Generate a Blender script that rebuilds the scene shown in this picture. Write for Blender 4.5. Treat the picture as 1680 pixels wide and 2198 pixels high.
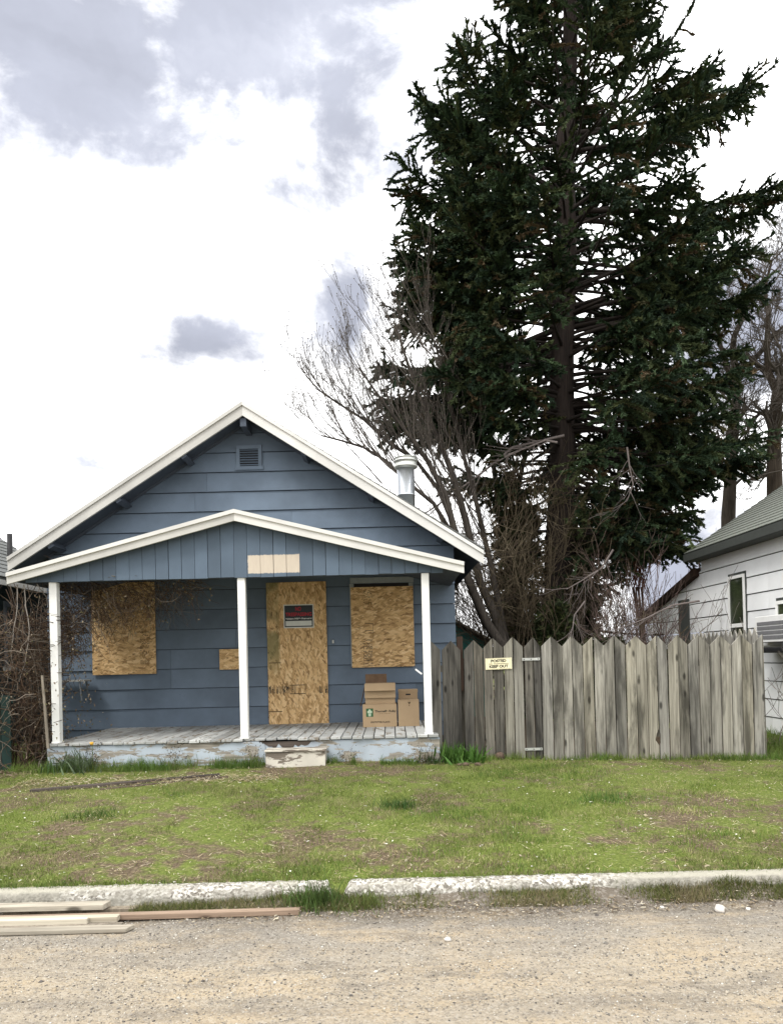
import bpy, math, random
import numpy as np
from mathutils import Vector, Matrix
random.seed(7)
rng = np.random.default_rng(11)
R = math.radians
for o in list(bpy.data.objects):
    bpy.data.objects.remove(o)
scene = bpy.context.scene
col = scene.collection

# ------------------------------------------------------------------ camera
EYE = 1.65                       # metres above the gravel road
FPX, CU, HV = 1600.0, 840.0, 1412.0
PITCH, ROLL = R(0.7), R(1.4)
PV = HV - FPX * math.tan(PITCH)
cam_d = bpy.data.cameras.new('camera')
cam = bpy.data.objects.new('camera', cam_d)
col.objects.link(cam)
cam_d.sensor_fit = 'VERTICAL'
cam_d.sensor_height = 36.0
cam_d.lens = FPX / 2198 * 36.0
cam_d.shift_y = (PV - 1099) / 2198
cam_d.clip_start = 0.05
cam_d.clip_end = 3000
cam.matrix_world = Matrix.Translation((0, 0, EYE)) @ Matrix.Rotation(R(90) + PITCH, 4, 'X') @ Matrix.Rotation(-ROLL, 4, 'Z')
scene.camera = cam

def at(u, v, Y):
    """a point measured on the photograph (1680 x 2198 scale) at depth Y metres"""
    xp, yp = (u - CU) / FPX, -(v - PV) / FPX
    x = xp * math.cos(ROLL) + yp * math.sin(ROLL)
    y = -xp * math.sin(ROLL) + yp * math.cos(ROLL)
    dy = math.cos(PITCH) - y * math.sin(PITCH)
    dz = math.sin(PITCH) + y * math.cos(PITCH)
    return Vector((x / dy * Y, Y, EYE + dz / dy * Y))

# ------------------------------------------------------------------ node helpers
class T:
    def __init__(s, nt): s.nt = nt
    def n(s, kind, ins=None, **attrs):
        nd = s.nt.nodes.new(kind)
        for k, v in attrs.items(): setattr(nd, k, v)
        for k, v in (ins or {}).items():
            if hasattr(v, 'node') and hasattr(v, 'is_linked'): s.nt.links.new(v, nd.inputs[k])
            else: nd.inputs[k].default_value = v
        return nd
    def map(s, vec, scale=(1, 1, 1), loc=(0, 0, 0), rot=(0, 0, 0)):
        return s.n('ShaderNodeMapping', {'Vector': vec, 'Scale': scale, 'Location': loc, 'Rotation': rot}).outputs[0]
    def noise(s, vec, scale=5, detail=4, rough=.55, dist=0, out='Fac'):
        return s.n('ShaderNodeTexNoise', {'Vector': vec, 'Scale': scale, 'Detail': detail, 'Roughness': rough, 'Distortion': dist}).outputs[out]
    def voro(s, vec, scale=5, feature='F1', out='Distance', rand=1):
        return s.n('ShaderNodeTexVoronoi', {'Vector': vec, 'Scale': scale, 'Randomness': rand}, feature=feature).outputs[out]
    def ramp(s, fac, stops, interp='LINEAR'):
        nd = s.n('ShaderNodeValToRGB', {'Fac': fac}); cr = nd.color_ramp; cr.interpolation = interp
        while len(cr.elements) < len(stops): cr.elements.new(.5)
        for e, (p, c) in zip(cr.elements, stops):
            e.position = p; e.color = (c, c, c, 1) if not hasattr(c, '__len__') else (*c[:3], 1)
        return nd.outputs[0]
    def mix(s, fac, a, b, mode='MIX'):
        nd = s.n('ShaderNodeMix', data_type='RGBA', blend_type=mode)
        for i, v in ((0, fac), (6, a), (7, b)):
            if hasattr(v, 'node') and hasattr(v, 'is_linked'): s.nt.links.new(v, nd.inputs[i])
            else: nd.inputs[i].default_value = v if i == 0 else (v if len(v) == 4 else (*v, 1))
        return nd.outputs[2]
    def math(s, op, a, b=0.0, clamp=False):
        nd = s.n('ShaderNodeMath', operation=op, use_clamp=clamp)
        for i, v in ((0, a), (1, b)):
            if hasattr(v, 'node') and hasattr(v, 'is_linked'): s.nt.links.new(v, nd.inputs[i])
            else: nd.inputs[i].default_value = v
        return nd.outputs[0]
    def vmath(s, op, a, b=(0, 0, 0), out=0):
        nd = s.n('ShaderNodeVectorMath', operation=op)
        for i, v in ((0, a), (1, b)):
            if hasattr(v, 'node') and hasattr(v, 'is_linked'): s.nt.links.new(v, nd.inputs[i])
            else: nd.inputs[i].default_value = v
        return nd.outputs[out]
    def step(s, v, a, b):
        return s.n('ShaderNodeMapRange', {'Value': v, 'From Min': a, 'From Max': b}, interpolation_type='SMOOTHSTEP').outputs[0]
    def xyz(s, vec): return s.n('ShaderNodeSeparateXYZ', {'Vector': vec}).outputs
    def comb(s, x, y, z): return s.n('ShaderNodeCombineXYZ', {'X': x, 'Y': y, 'Z': z}).outputs[0]
    def bump(s, h, strength=.3, dist=.01):
        return s.n('ShaderNodeBump', {'Height': h, 'Strength': strength, 'Distance': dist}).outputs[0]

def material(name, rough=.8, metal=0, spec=.3):
    m = bpy.data.materials.new(name); m.use_nodes = True
    nt = m.node_tree; b = nt.nodes['Principled BSDF']
    b.inputs['Roughness'].default_value = rough; b.inputs['Metallic'].default_value = metal
    b.inputs['Specular IOR Level'].default_value = spec
    return m, T(nt), b
def setc(t, b, c, nrm=None, rough=None):
    if hasattr(c, 'is_linked'): t.nt.links.new(c, b.inputs['Base Color'])
    else: b.inputs['Base Color'].default_value = (*c, 1)
    if nrm is not None: t.nt.links.new(nrm, b.inputs['Normal'])
    if rough is not None: t.nt.links.new(rough, b.inputs['Roughness'])
def obj_coord(t, spread=37.0):
    """object coordinates shifted by a random amount per object, so copies differ"""
    tc = t.n('ShaderNodeTexCoord').outputs['Object']
    r = t.n('ShaderNodeObjectInfo').outputs['Random']
    s = t.math('MULTIPLY', r, spread)
    return t.vmath('ADD', tc, t.comb(s, t.math('MULTIPLY', s, 1.7), t.math('MULTIPLY', s, .6))), r
def pos(t): return t.n('ShaderNodeNewGeometry').outputs['Position']

# ------------------------------------------------------------------ sky, sun, exposure
world = bpy.data.worlds.new('World'); scene.world = world; world.use_nodes = True
wt = T(world.node_tree); bg = world.node_tree.nodes['Background']
SUN_EL, SUN_AZ = 50.0, 222.0       # behind and to the left of the camera, veiled by cloud
sky = wt.n('ShaderNodeTexSky', sky_type='NISHITA', sun_disc=False)
sky.sun_elevation = R(SUN_EL); sky.sun_rotation = R(SUN_AZ)
blue = wt.mix(1.0, sky.outputs[0], (.10, .10, .10), 'MULTIPLY')
d = wt.n('ShaderNodeTexCoord').outputs['Generated']
dn = wt.vmath('NORMALIZE', d)
warp = wt.noise(dn, 3.2, 6, .58, 0, 'Color')
dw = wt.vmath('ADD', dn, wt.vmath('MULTIPLY', wt.vmath('SUBTRACT', warp, (.5, .5, .5)), (.20, .20, .14)))
fine = wt.noise(dn, 8, 6, .6)
fbm = wt.noise(wt.map(dn, (1, 1, 1.5)), 5.5, 9, .62, .25)
def blob(c, sc):
    c = Vector(c).normalized()
    l = wt.vmath('LENGTH', wt.vmath('MULTIPLY', wt.vmath('SUBTRACT', dw, tuple(c)), sc), out='Value')
    return wt.math('SUBTRACT', 1.0, l)
field = None
for c, sc in (((-.40, 1, 1.21), (1.7, 1.7, 3.3)), ((-.08, 1, .98), (5, 4, 8)), ((-.42, 1, .84), (5.5, 5, 11)), ((-.22, 1, .84), (7, 5, 14)),
              ((-.25, 1, .42), (8.5, 6, 21)), ((-.05, 1, .46), (14, 9, 12)), ((-.49, 1, .262), (17, 9, 36)), ((-.40, 1, .272), (19, 9, 44)),
              ((.50, 1, .44), (7, 5, 6)), ((.40, 1, .08), (7, 5, 9))):
    m_ = blob(c, sc)
    if sc[0] > 8 and c[2] < .6: m_ = wt.math('MULTIPLY', m_, .62)          # thinner, wispier small clouds
    field = m_ if field is None else wt.math('MAXIMUM', field, m_)
field = wt.math('MAXIMUM', field, -.7)
ragged = wt.math('ADD', field, wt.math('ADD', wt.math('MULTIPLY', wt.math('SUBTRACT', fbm, .5), 1.9), wt.math('MULTIPLY', wt.math('SUBTRACT', fine, .5), .5)))
grey = wt.step(ragged, -.12, .62)
gen = wt.noise(wt.map(dw, (1, 1, 1.5)), 2.1, 5, .55)
dz = wt.xyz(dn)
away = wt.step(dz[1], .55, .1)            # the open cloud field goes on all round
gen = wt.math('MULTIPLY', wt.step(gen, .52, .66), away)
grey = wt.math('MAXIMUM', grey, gen)
thick = wt.noise(wt.map(dw, (1, 1, 2.2)), 4.2, 6, .55)
gcol = wt.ramp(thick, [(.25, (.28, .31, .39)), (.46, (.37, .395, .49)), (.62, (.46, .49, .60)), (.8, (.68, .71, .82))])
# overcast sky: brighter overhead than at the horizon (CIE overcast law, softened)
lum = wt.math('MULTIPLY', wt.math('ADD', .50, wt.math('MULTIPLY', wt.math('MAXIMUM', dz[2], 0.0), .80)), 2.6)
cloud = wt.mix(wt.math('MULTIPLY', grey, .95), wt.comb(lum, lum, lum), gcol)
gap = wt.math('MULTIPLY', wt.step(wt.noise(dn, 2.7, 5, .55), .70, .80), .8)
final = wt.mix(gap, cloud, blue)
# below the horizon: dull ground light
final = wt.mix(wt.step(dz[2], .0, -.06), final, (.18, .17, .14))
world.node_tree.links.new(final, bg.inputs['Color'])
bg.inputs['Strength'].default_value = 1.0
world.cycles.sampling_method = 'AUTOMATIC'
sd = bpy.data.lights.new('sun', 'SUN'); sd.energy = 1.5; sd.angle = R(14); sd.color = (1, .96, .9)
sun = bpy.data.objects.new('sun', sd); col.objects.link(sun)
az = R(SUN_AZ); el = R(SUN_EL)
sdir = Vector((math.sin(az) * math.cos(el), math.cos(az) * math.cos(el), math.sin(el)))
sun.rotation_euler = sdir.to_track_quat('Z', 'Y').to_euler()
sun.location = (0, 0, 30)
vs = scene.view_settings
vs.view_transform = 'Standard'; vs.look = 'None'; vs.exposure = 0.22; vs.gamma = 1.0; vs.use_curve_mapping = False
scene.render.engine = 'CYCLES'
scene.cycles.max_bounces = 6; scene.cycles.diffuse_bounces = 3; scene.cycles.transmission_bounces = 3

# ------------------------------------------------------------------ geometry helpers
WPOS = {}
def wpos(o): return WPOS.get(o.name, Vector((0, 0, 0))) if o else Vector((0, 0, 0))
def place(o, parent, loc, rot=(0, 0, 0)):
    loc = Vector(loc); WPOS[o.name] = loc
    o.parent = parent; o.location = loc - wpos(parent); o.rotation_euler = rot
    return o
def tag(o, label=None, category=None, group=None, kind=None):
    for k, v in (('label', label), ('category', category), ('group', group), ('kind', kind)):
        if v: o[k] = v
    return o
def empty(name, loc, label, category, group=None):
    o = bpy.data.objects.new(name, None); col.objects.link(o); o.empty_display_size = .2
    place(o, None, loc); return tag(o, label, category, group)
def link(name, me, mat, parent=None, loc=(0, 0, 0), rot=(0, 0, 0)):
    o = bpy.data.objects.new(name, me); col.objects.link(o)
    if mat and not me.materials: me.materials.append(mat)
    return place(o, parent, loc, rot)
CACHE = {}
def box_mesh(sx, sy, sz, mat, ch=0.0):
    """box centred on x and y, standing on z=0; ch = chamfer"""
    k = (round(sx, 4), round(sy, 4), round(sz, 4), mat.name, ch)
    if k in CACHE: return CACHE[k]
    x, y = sx / 2, sy / 2; V = []; Fc = []
    if ch <= 0:
        V = [(-x, -y, 0), (x, -y, 0), (x, y, 0), (-x, y, 0), (-x, -y, sz), (x, -y, sz), (x, y, sz), (-x, y, sz)]
        Fc = [(3, 2, 1, 0), (4, 5, 6, 7), (0, 1, 5, 4), (1, 2, 6, 5), (2, 3, 7, 6), (3, 0, 4, 7)]
    else:
        c = ch
        for z0, z1 in ((0, c), (sz, sz - c)):
            V += [(-x + c, -y + c, z0), (x - c, -y + c, z0), (x - c, y - c, z0), (-x + c, y - c, z0)]
            V += [(-x, -y, z1), (x, -y, z1), (x, y, z1), (-x, y, z1)]
        # octagon-free chamfer: top and bottom bevelled, sides straight
        Fc = [(3, 2, 1, 0), (8, 9, 10, 11)]
        for i in range(4):
            j = (i + 1) % 4
            Fc += [(i, j, 4 + j, 4 + i), (4 + i, 4 + j, 12 + j, 12 + i), (12 + i, 12 + j, 8 + j, 8 + i)]
    me = bpy.data.meshes.new('box'); me.from_pydata(V, [], Fc); me.update(); me.materials.append(mat); CACHE[k] = me
    return me
def box(name, x0, x1, y0, y1, z0, z1, mat, parent=None, ch=0.0, rot=(0, 0, 0)):
    return link(name, box_mesh(abs(x1 - x0), abs(y1 - y0), abs(z1 - z0), mat, ch), mat, parent, ((x0 + x1) / 2, (y0 + y1) / 2, z0), rot)
def prism_xz(name, poly, y0, y1, mat, parent=None, origin=None):
    """polygon in x,z (counter-clockwise seen from the front) pushed through from y0 to y1"""
    ox, oz = origin or (sum(p[0] for p in poly) / len(poly), min(p[1] for p in poly))
    n = len(poly); h = (y1 - y0) / 2
    V = [(x - ox, -h, z - oz) for x, z in poly] + [(x - ox, h, z - oz) for x, z in poly]
    Fc = [tuple(range(n)), tuple(range(2 * n - 1, n - 1, -1))] + [(j, i, n + i, n + j) for i, j in ((i, (i + 1) % n) for i in range(n))]
    me = bpy.data.meshes.new(name); me.from_pydata(V, [], Fc); me.update()
    return link(name, me, mat, parent, (ox, (y0 + y1) / 2, oz))
def np_mesh(name, V, Fc, mat, cols=None, smooth=False):
    """V (n,3), Fc (m,3 or 4) arrays -> mesh with optional vertex colours"""
    V = np.asarray(V, np.float32); Fc = np.asarray(Fc, np.int32); k = Fc.shape[1]; m = len(Fc)
    me = bpy.data.meshes.new(name)
    me.vertices.add(len(V)); me.vertices.foreach_set('co', V.ravel())
    me.loops.add(m * k); me.loops.foreach_set('vertex_index', Fc.ravel())
    me.polygons.add(m); me.polygons.foreach_set('loop_start', np.arange(0, m * k, k, dtype=np.int32))
    me.update(calc_edges=True)
    if smooth: me.polygons.foreach_set('use_smooth', np.ones(m, bool))
    if cols is not None:
        ca = me.color_attributes.new('tint', 'FLOAT_COLOR', 'POINT')
        ca.data.foreach_set('color', np.hstack([np.asarray(cols, np.float32), np.ones((len(V), 1), np.float32)]).ravel())
    me.materials.append(mat)
    return me
class Tubes:
    """collects tapering tubes into one mesh"""
    def __init__(s): s.V = []; s.F = []; s.C = []
    def add(s, pts, rad, sides=4, tint=None):
        b = len(s.V); n = len(pts); a = None
        for i, p in enumerate(pts):
            q = pts[min(i + 1, n - 1)] - pts[max(i - 1, 0)]
            if q.length < 1e-6: q = Vector((0, 0, 1))
            q.normalize()
            if a is None:
                a = q.orthogonal()
            a = a - q * a.dot(q)
            if a.length < 1e-5: a = q.orthogonal()
            a.normalize(); c = q.cross(a)
            r = rad[i]
            for k in range(sides):
                w = 2 * math.pi * k / sides
                s.V.append(p + a * (r * math.cos(w)) + c * (r * math.sin(w)))
                if tint is not None: s.C.append(tint)
        for i in range(n - 1):
            for k in range(sides):
                k2 = (k + 1) % sides
                s.F.append((b + i * sides + k, b + i * sides + k2, b + (i + 1) * sides + k2, b + (i + 1) * sides + k))
    def build(s, name, mat, parent=None, base=(0, 0, 0), smooth=True):
        base = Vector(base); V = np.array([tuple(v) for v in s.V], np.float32) - np.array(base, np.float32)
        me = np_mesh(name, V, s.F, mat, s.C if s.C else None, smooth)
        return link(name, me, mat, parent, base)
def instances(template_v, template_f, mats, tints=None):
    """template copied by (n,3,4) matrices -> V, F, cols"""
    tv = np.asarray(template_v, np.float32); tf = np.asarray(template_f, np.int32)
    n = len(mats); k = len(tv)
    V = np.einsum('nij,kj->nki', mats[:, :, :3], tv) + mats[:, None, :, 3]
    Fc = tf[None] + (np.arange(n) * k)[:, None, None]
    C = None if tints is None else np.repeat(np.asarray(tints, np.float32)[:, None], k, 1).reshape(-1, 3)
    return V.reshape(-1, 3), Fc.reshape(-1, tf.shape[1]), C
_g = np.random.default_rng(5).random((64, 64))
def vnoise(x, y, oct=4):
    x = np.asarray(x, float); y = np.asarray(y, float); s = 0; a = 1; tot = 0
    for k in range(oct):
        xi = np.floor(x).astype(int); yi = np.floor(y).astype(int); fx = x - xi; fy = y - yi
        fx = fx * fx * (3 - 2 * fx); fy = fy * fy * (3 - 2 * fy)
        g = lambda i, j: _g[i % 64, j % 64]
        s = s + a * ((g(xi, yi) * (1 - fx) + g(xi + 1, yi) * fx) * (1 - fy) + (g(xi, yi + 1) * (1 - fx) + g(xi + 1, yi + 1) * fx) * fy)
        tot += a; a *= .5; x = x * 2 + 17.3; y = y * 2 + 9.1
    return s / tot
def text_mesh(txt, size, mat, width=None, bold=0.0):
    cu = bpy.data.curves.new('lettering', 'FONT'); cu.body = txt; cu.size = size; cu.align_x = 'CENTER'; cu.align_y = 'CENTER'; cu.offset = bold
    o = bpy.data.objects.new('lettering', cu); col.objects.link(o)
    dg = bpy.context.evaluated_depsgraph_get(); dg.update()
    me = bpy.data.meshes.new_from_object(o.evaluated_get(dg)); bpy.data.objects.remove(o); bpy.data.curves.remove(cu)
    me.materials.clear(); me.materials.append(mat)
    if width:
        xs = [v.co.x for v in me.vertices]; f = width / max(1e-6, max(xs) - min(xs)); c = (max(xs) + min(xs)) / 2
        for v in me.vertices: v.co.x = (v.co.x - c) * f
    return me
def letter(txt, size, mat, parent, loc, width=None, bold=0.0, name='lettering'):
    return link(name, text_mesh(txt, size, mat, width, bold), mat, parent, loc, (R(90), 0, 0))
# ------------------------------------------------------------------ materials
def grain_vec(t, vec, axis, along=1.2, across=30):
    sc = [across] * 3; sc[axis] = along
    return t.map(vec, tuple(sc))
def wood_mat(name, axis, light, mid, dark, stain=.6, rough=.9, knots=True, var=.25):
    m, t, b = material(name, rough, 0, .15)
    v, r = obj_coord(t)
    g = t.noise(grain_vec(t, v, axis, .9, 26), 1.6, 6, .65, .6)
    c = t.ramp(g, [(.28, dark), (.48, mid), (.72, light)])
    cracks = t.step(t.noise(grain_vec(t, v, axis, .55, 60), 1.4, 3, .6, .3), .34, .27)
    c = t.mix(t.math('MULTIPLY', cracks, .55), c, tuple(x * .35 for x in dark))
    sc = [4.2] * 3; sc[axis] = .7
    st = t.step(t.noise(t.map(v, tuple(sc)), 1.3, 5, .6, .4), .46, .66)
    c = t.mix(t.math('MULTIPLY', st, stain), c, tuple(x * .30 for x in mid))
    if knots:
        sk = [6.5] * 3; sk[axis] = 2.4
        kd = t.voro(t.map(v, tuple(sk)), 1.0)
        c = t.mix(t.math('MULTIPLY', t.step(kd, .17, .06), .85), c, tuple(x * .28 for x in dark))
    val = t.n('ShaderNodeMapRange', {'Value': r, 'To Min': 1 - var, 'To Max': 1 + var}).outputs[0]
    hsv = t.n('ShaderNodeHueSaturation', {'Color': c, 'Value': val, 'Saturation': t.n('ShaderNodeMapRange', {'Value': t.math('FRACT', t.math('MULTIPLY', r, 7.3)), 'To Min': .7, 'To Max': 1.25}).outputs[0]}).outputs[0]
    setc(t, b, hsv, t.bump(t.math('SUBTRACT', g, t.math('MULTIPLY', cracks, .8)), .35, .006))
    return m
def paint_mat(name, axis, paint, under, chip=.5, rough=.55, dirt=.35, var=.05, chipscale=7, spots=None):
    """paint over wood, peeled away where a noise mask says so"""
    m, t, b = material(name, rough, 0, .3)
    v, r = obj_coord(t)
    g = t.noise(grain_vec(t, v, axis, 1.2, 28), 1.5, 5, .65, .5)
    wood = t.ramp(g, [(.3, tuple(x * .45 for x in under)), (.6, under), (.8, tuple(min(1, x * 1.35) for x in under))])
    big = t.noise(v, 1.1, 4, .6)
    val = t.n('ShaderNodeMapRange', {'Value': big, 'From Min': .3, 'From Max': .7, 'To Min': 1 - dirt * .5, 'To Max': 1 + dirt * .35}).outputs[0]
    vr = t.n('ShaderNodeMapRange', {'Value': r, 'To Min': 1 - var, 'To Max': 1 + var}).outputs[0]
    p = t.n('ShaderNodeHueSaturation', {'Color': (*paint, 1), 'Value': t.math('MULTIPLY', val, vr)}).outputs[0]
    specks = t.step(t.noise(v, 55, 3, .7), .60, .72)
    p = t.mix(t.math('MULTIPLY', specks, dirt * .6), p, tuple(x * .5 for x in paint))
    sc = [chipscale] * 3; sc[axis] = chipscale * .28
    ck = t.noise(t.map(v, tuple(sc)), 1.5, 7, .68, .3)
    mask = t.step(ck, 1 - chip, 1 - chip + .035)
    c = t.mix(mask, p, wood)
    h = t.math('ADD', t.math('MULTIPLY', mask, -.6), t.math('MULTIPLY', g, .25))
    setc(t, b, c, t.bump(h, .3, .004))
    return m
def flat_mat(name, c, rough=.7, metal=0, var=.12, scale=9, spec=.3):
    m, t, b = material(name, rough, metal, spec)
    v, r = obj_coord(t)
    k = t.noise(v, scale, 5, .6)
    hs = t.n('ShaderNodeHueSaturation', {'Color': (*c, 1), 'Value': t.n('ShaderNodeMapRange', {'Value': k, 'From Min': .3, 'From Max': .7, 'To Min': 1 - var, 'To Max': 1 + var}).outputs[0]}).outputs[0]
    setc(t, b, hs, t.bump(t.noise(v, scale * 9, 3), .12, .004))
    return m
def tint_mat(name, rough=.75, spec=.2, mul=1.0, trans=0.0):
    m, t, b = material(name, rough, 0, spec)
    a = t.n('ShaderNodeVertexColor', layer_name='tint').outputs[0]
    setc(t, b, a)
    if trans:
        tr = t.n('ShaderNodeBsdfTranslucent', {'Color': a}); mx = t.n('ShaderNodeMixShader', {'Fac': trans})
        t.nt.links.new(b.outputs[0], mx.inputs[1]); t.nt.links.new(tr.outputs[0], mx.inputs[2])
        t.nt.links.new(mx.outputs[0], t.nt.nodes['Material Output'].inputs[0])
    return m

M = {}
BLUE = (.122, .162, .212)
# house siding: painted hardboard, weather stains
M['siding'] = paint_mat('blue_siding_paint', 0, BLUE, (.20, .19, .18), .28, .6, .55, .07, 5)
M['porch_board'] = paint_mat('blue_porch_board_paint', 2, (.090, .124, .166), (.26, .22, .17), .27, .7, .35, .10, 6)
# the four boards that carry the pale bare rectangle where a sign once hung
def patch_board():
    m = M['porch_board'].copy(); m.name = 'blue_porch_board_bare_patch'
    t = T(m.node_tree); b = m.node_tree.nodes['Principled BSDF']
    old = b.inputs['Base Color'].links[0].from_socket
    p = t.xyz(pos(t)); nz = t.math('MULTIPLY', t.math('SUBTRACT', t.noise(pos(t), 30, 4), .5), .03)
    x = t.math('ADD', p[0], nz); z = t.math('ADD', p[2], nz)
    a0, a1 = at(533, 1193, 9.4), at(647, 1229, 9.4)
    k = t.math('MULTIPLY', t.math('MULTIPLY', t.step(x, a0.x - .006, a0.x + .006), t.step(x, a1.x + .006, a1.x - .006)),
               t.math('MULTIPLY', t.step(z, a1.z - .006, a1.z + .006), t.step(z, a0.z + .006, a0.z - .006)))
    r = t.n('ShaderNodeObjectInfo').outputs['Random']
    bare = t.mix(t.math('MULTIPLY', t.noise(t.map(pos(t), (20, 20, 3)), 2, 5, .6), .8), (.58, .51, .41), (.44, .37, .30))
    c = t.mix(k, old, bare); t.nt.links.new(c, b.inputs['Base Color'])
    return m
M['porch_patch'] = patch_board()
M['white'] = paint_mat('white_trim_paint', 0, (.64, .63, .595), (.20, .175, .14), .32, .5, .28, .04, 7)
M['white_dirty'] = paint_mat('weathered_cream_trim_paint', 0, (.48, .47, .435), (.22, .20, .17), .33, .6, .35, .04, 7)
M['white_post'] = paint_mat('white_post_paint', 2, (.78, .78, .755), (.10, .09, .08), .33, .5, .18, .03, 13)
M['white_siding'] = paint_mat('white_siding_paint', 1, (.80, .81, .81), (.45, .44, .42), .2, .55, .2, .03, 4)
M['skirt'] = paint_mat('peeling_pale_blue_paint', 0, (.38, .43, .475), (.33, .30, .25), .50, .75, .6, .10, 6.5)
M['floor'] = paint_mat('worn_grey_porch_paint', 1, (.36, .365, .35), (.25, .22, .18), .45, .85, .6, .22, 7)
M['fence'] = wood_mat('weathered_grey_fence_wood', 2, (.36, .34, .288), (.222, .208, .172), (.080, .074, .060), .9, .92, True, .36)
M['fence_dark'] = wood_mat('dark_weathered_fence_wood', 2, (.19, .176, .148), (.098, .090, .076), (.040, .037, .032), .85, .92, True, .3)
M['lumber'] = wood_mat('pale_cut_lumber', 0, (.50, .45, .345), (.40, .35, .265), (.25, .205, .15), .45, .85, True, .18)
M['lumber_brown'] = wood_mat('brown_cedar_lumber', 0, (.33, .215, .125), (.25, .155, .085), (.14, .08, .045), .4, .85, True, .1)
M['rotten'] = wood_mat('rotten_dark_wood', 0, (.13, .10, .08), (.08, .062, .05), (.03, .024, .02), .6, .95, False, .2)
M['stick'] = wood_mat('pale_stake_wood', 2, (.30, .26, .205), (.21, .18, .14), (.11, .092, .07), .5, .9, False, .15)
M['step_paint'] = paint_mat('flaking_cream_paint', 0, (.52, .49, .42), (.20, .17, .135), .50, .8, .6, .05, 6)
M['step'] = wood_mat('cream_step_wood', 0, (.62, .575, .47), (.53, .48, .38), (.30, .26, .20), .4, .85, False, .08)
M['window_trim_light'] = flat_mat('pale_grey_blue_window_trim', (.27, .30, .31), .7)
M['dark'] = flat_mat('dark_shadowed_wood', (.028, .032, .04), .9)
M['soffit'] = flat_mat('dark_blue_soffit_paint', (.070, .085, .11), .85)
M['shingle'] = flat_mat('grey_green_asphalt_shingle', (.135, .145, .125), .95, 0, .3, 24)
M['shingle_dark'] = flat_mat('grey_asphalt_shingle', (.12, .125, .12), .95, 0, .3, 24)
M['galv'] = flat_mat('galvanised_steel', (.62, .65, .68), .28, .9, .08, 4)
M['galv_dull'] = flat_mat('dull_galvanised_steel', (.50, .51, .48), .45, .7, .15, 7)
M['black'] = flat_mat('black_paint', (.012, .012, .013), .6)
M['dark_trim'] = flat_mat('dark_green_grey_trim_paint', (.05, .055, .05), .8)
M['frame_white'] = flat_mat('white_vinyl_frame', (.78, .78, .76), .45, 0, .05)
M['dark_wall'] = flat_mat('dark_teal_siding_paint', (.040, .055, .055), .8, 0, .25)
M['teal'] = flat_mat('teal_shed_paint', (.03, .13, .11), .75, 0, .25)
M['window_trim_grey'] = flat_mat('grey_blue_window_trim', (.15, .17, .19), .7)
M['grille'] = flat_mat('grey_grille_plastic', (.16, .16, .165), .7)
M['sign_black'] = flat_mat('black_sign_face', (.012, .018, .02), .4)
M['sign_white'] = flat_mat('off_white_sign_print', (.62, .63, .58), .5, 0, .06)
M['sign_red'] = flat_mat('red_sign_print', (.42, .012, .025), .5, 0, .1)
M['sign_cream'] = flat_mat('cream_sign_face', (.80, .74, .50), .45, 0, .05)
M['ink'] = flat_mat('black_ink_print', (.025, .022, .018), .7)
M['ink_soft'] = flat_mat('faded_brown_ink', (.085, .055, .03), .8)
M['green_print'] = flat_mat('green_ink_print', (.03, .10, .04), .7)
M['pale_print'] = flat_mat('pale_green_ink_print', (.42, .50, .36), .7)
M['rock'] = flat_mat('pale_rock', (.52, .49, .45), .9, 0, .25, 30)
M['soil'] = flat_mat('dark_mounded_soil', (.09, .062, .045), .95, 0, .3, 30)
M['bark'] = wood_mat('spruce_bark', 2, (.060, .040, .031), (.036, .025, .020), (.014, .010, .009), .4, .95, False, .05)
M['bark_grey'] = wood_mat('grey_brown_bark', 2, (.075, .062, .048), (.045, .037, .030), (.018, .015, .012), .5, .95, False, .05)
M['limb'] = flat_mat('dark_limb_bark', (.026, .020, .017), .95)
M['twig'] = flat_mat('bare_twig_bark', (.078, .066, .055), .9)
M['twig_grey'] = flat_mat('grey_twig_bark', (.16, .135, .125), .9)
M['tint_leaf'] = tint_mat('needle_and_leaf', .7, .2)
M['tint_grass'] = tint_mat('grass_blade', .65, .25, 1, .25)
M['tint_twig'] = tint_mat('tinted_twig', .9, .1)
M['tint_stone'] = tint_mat('loose_stone', .9, .2)

def glass():
    m, t, b = material('dark_window_glass', .08, 0, .5)
    setc(t, b, t.ramp(t.noise(pos(t), 2.2, 3), [(.35, (.012, .018, .010)), (.65, (.045, .060, .028))]))
    return m
M['glass'] = glass()

def cardboard():
    m, t, b = material('brown_cardboard', .85, 0, .15)
    v, r = obj_coord(t)
    c = t.mix(t.noise(v, 4, 4, .6), (.33, .235, .14), (.43, .315, .195))
    fl = t.noise(t.map(v, (160, 160, 3)), 1, 2)
    c = t.mix(t.math('MULTIPLY', t.step(t.noise(v, 22, 4, .7), .60, .75), .25), c, (.2, .13, .08))
    setc(t, b, c, t.bump(fl, .08, .002)); return m
M['card'] = cardboard()
def card_in():
    m = flat_mat('dark_inner_cardboard', (.16, .10, .06), .9, 0, .2); return m
M['card_in'] = card_in()

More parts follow.
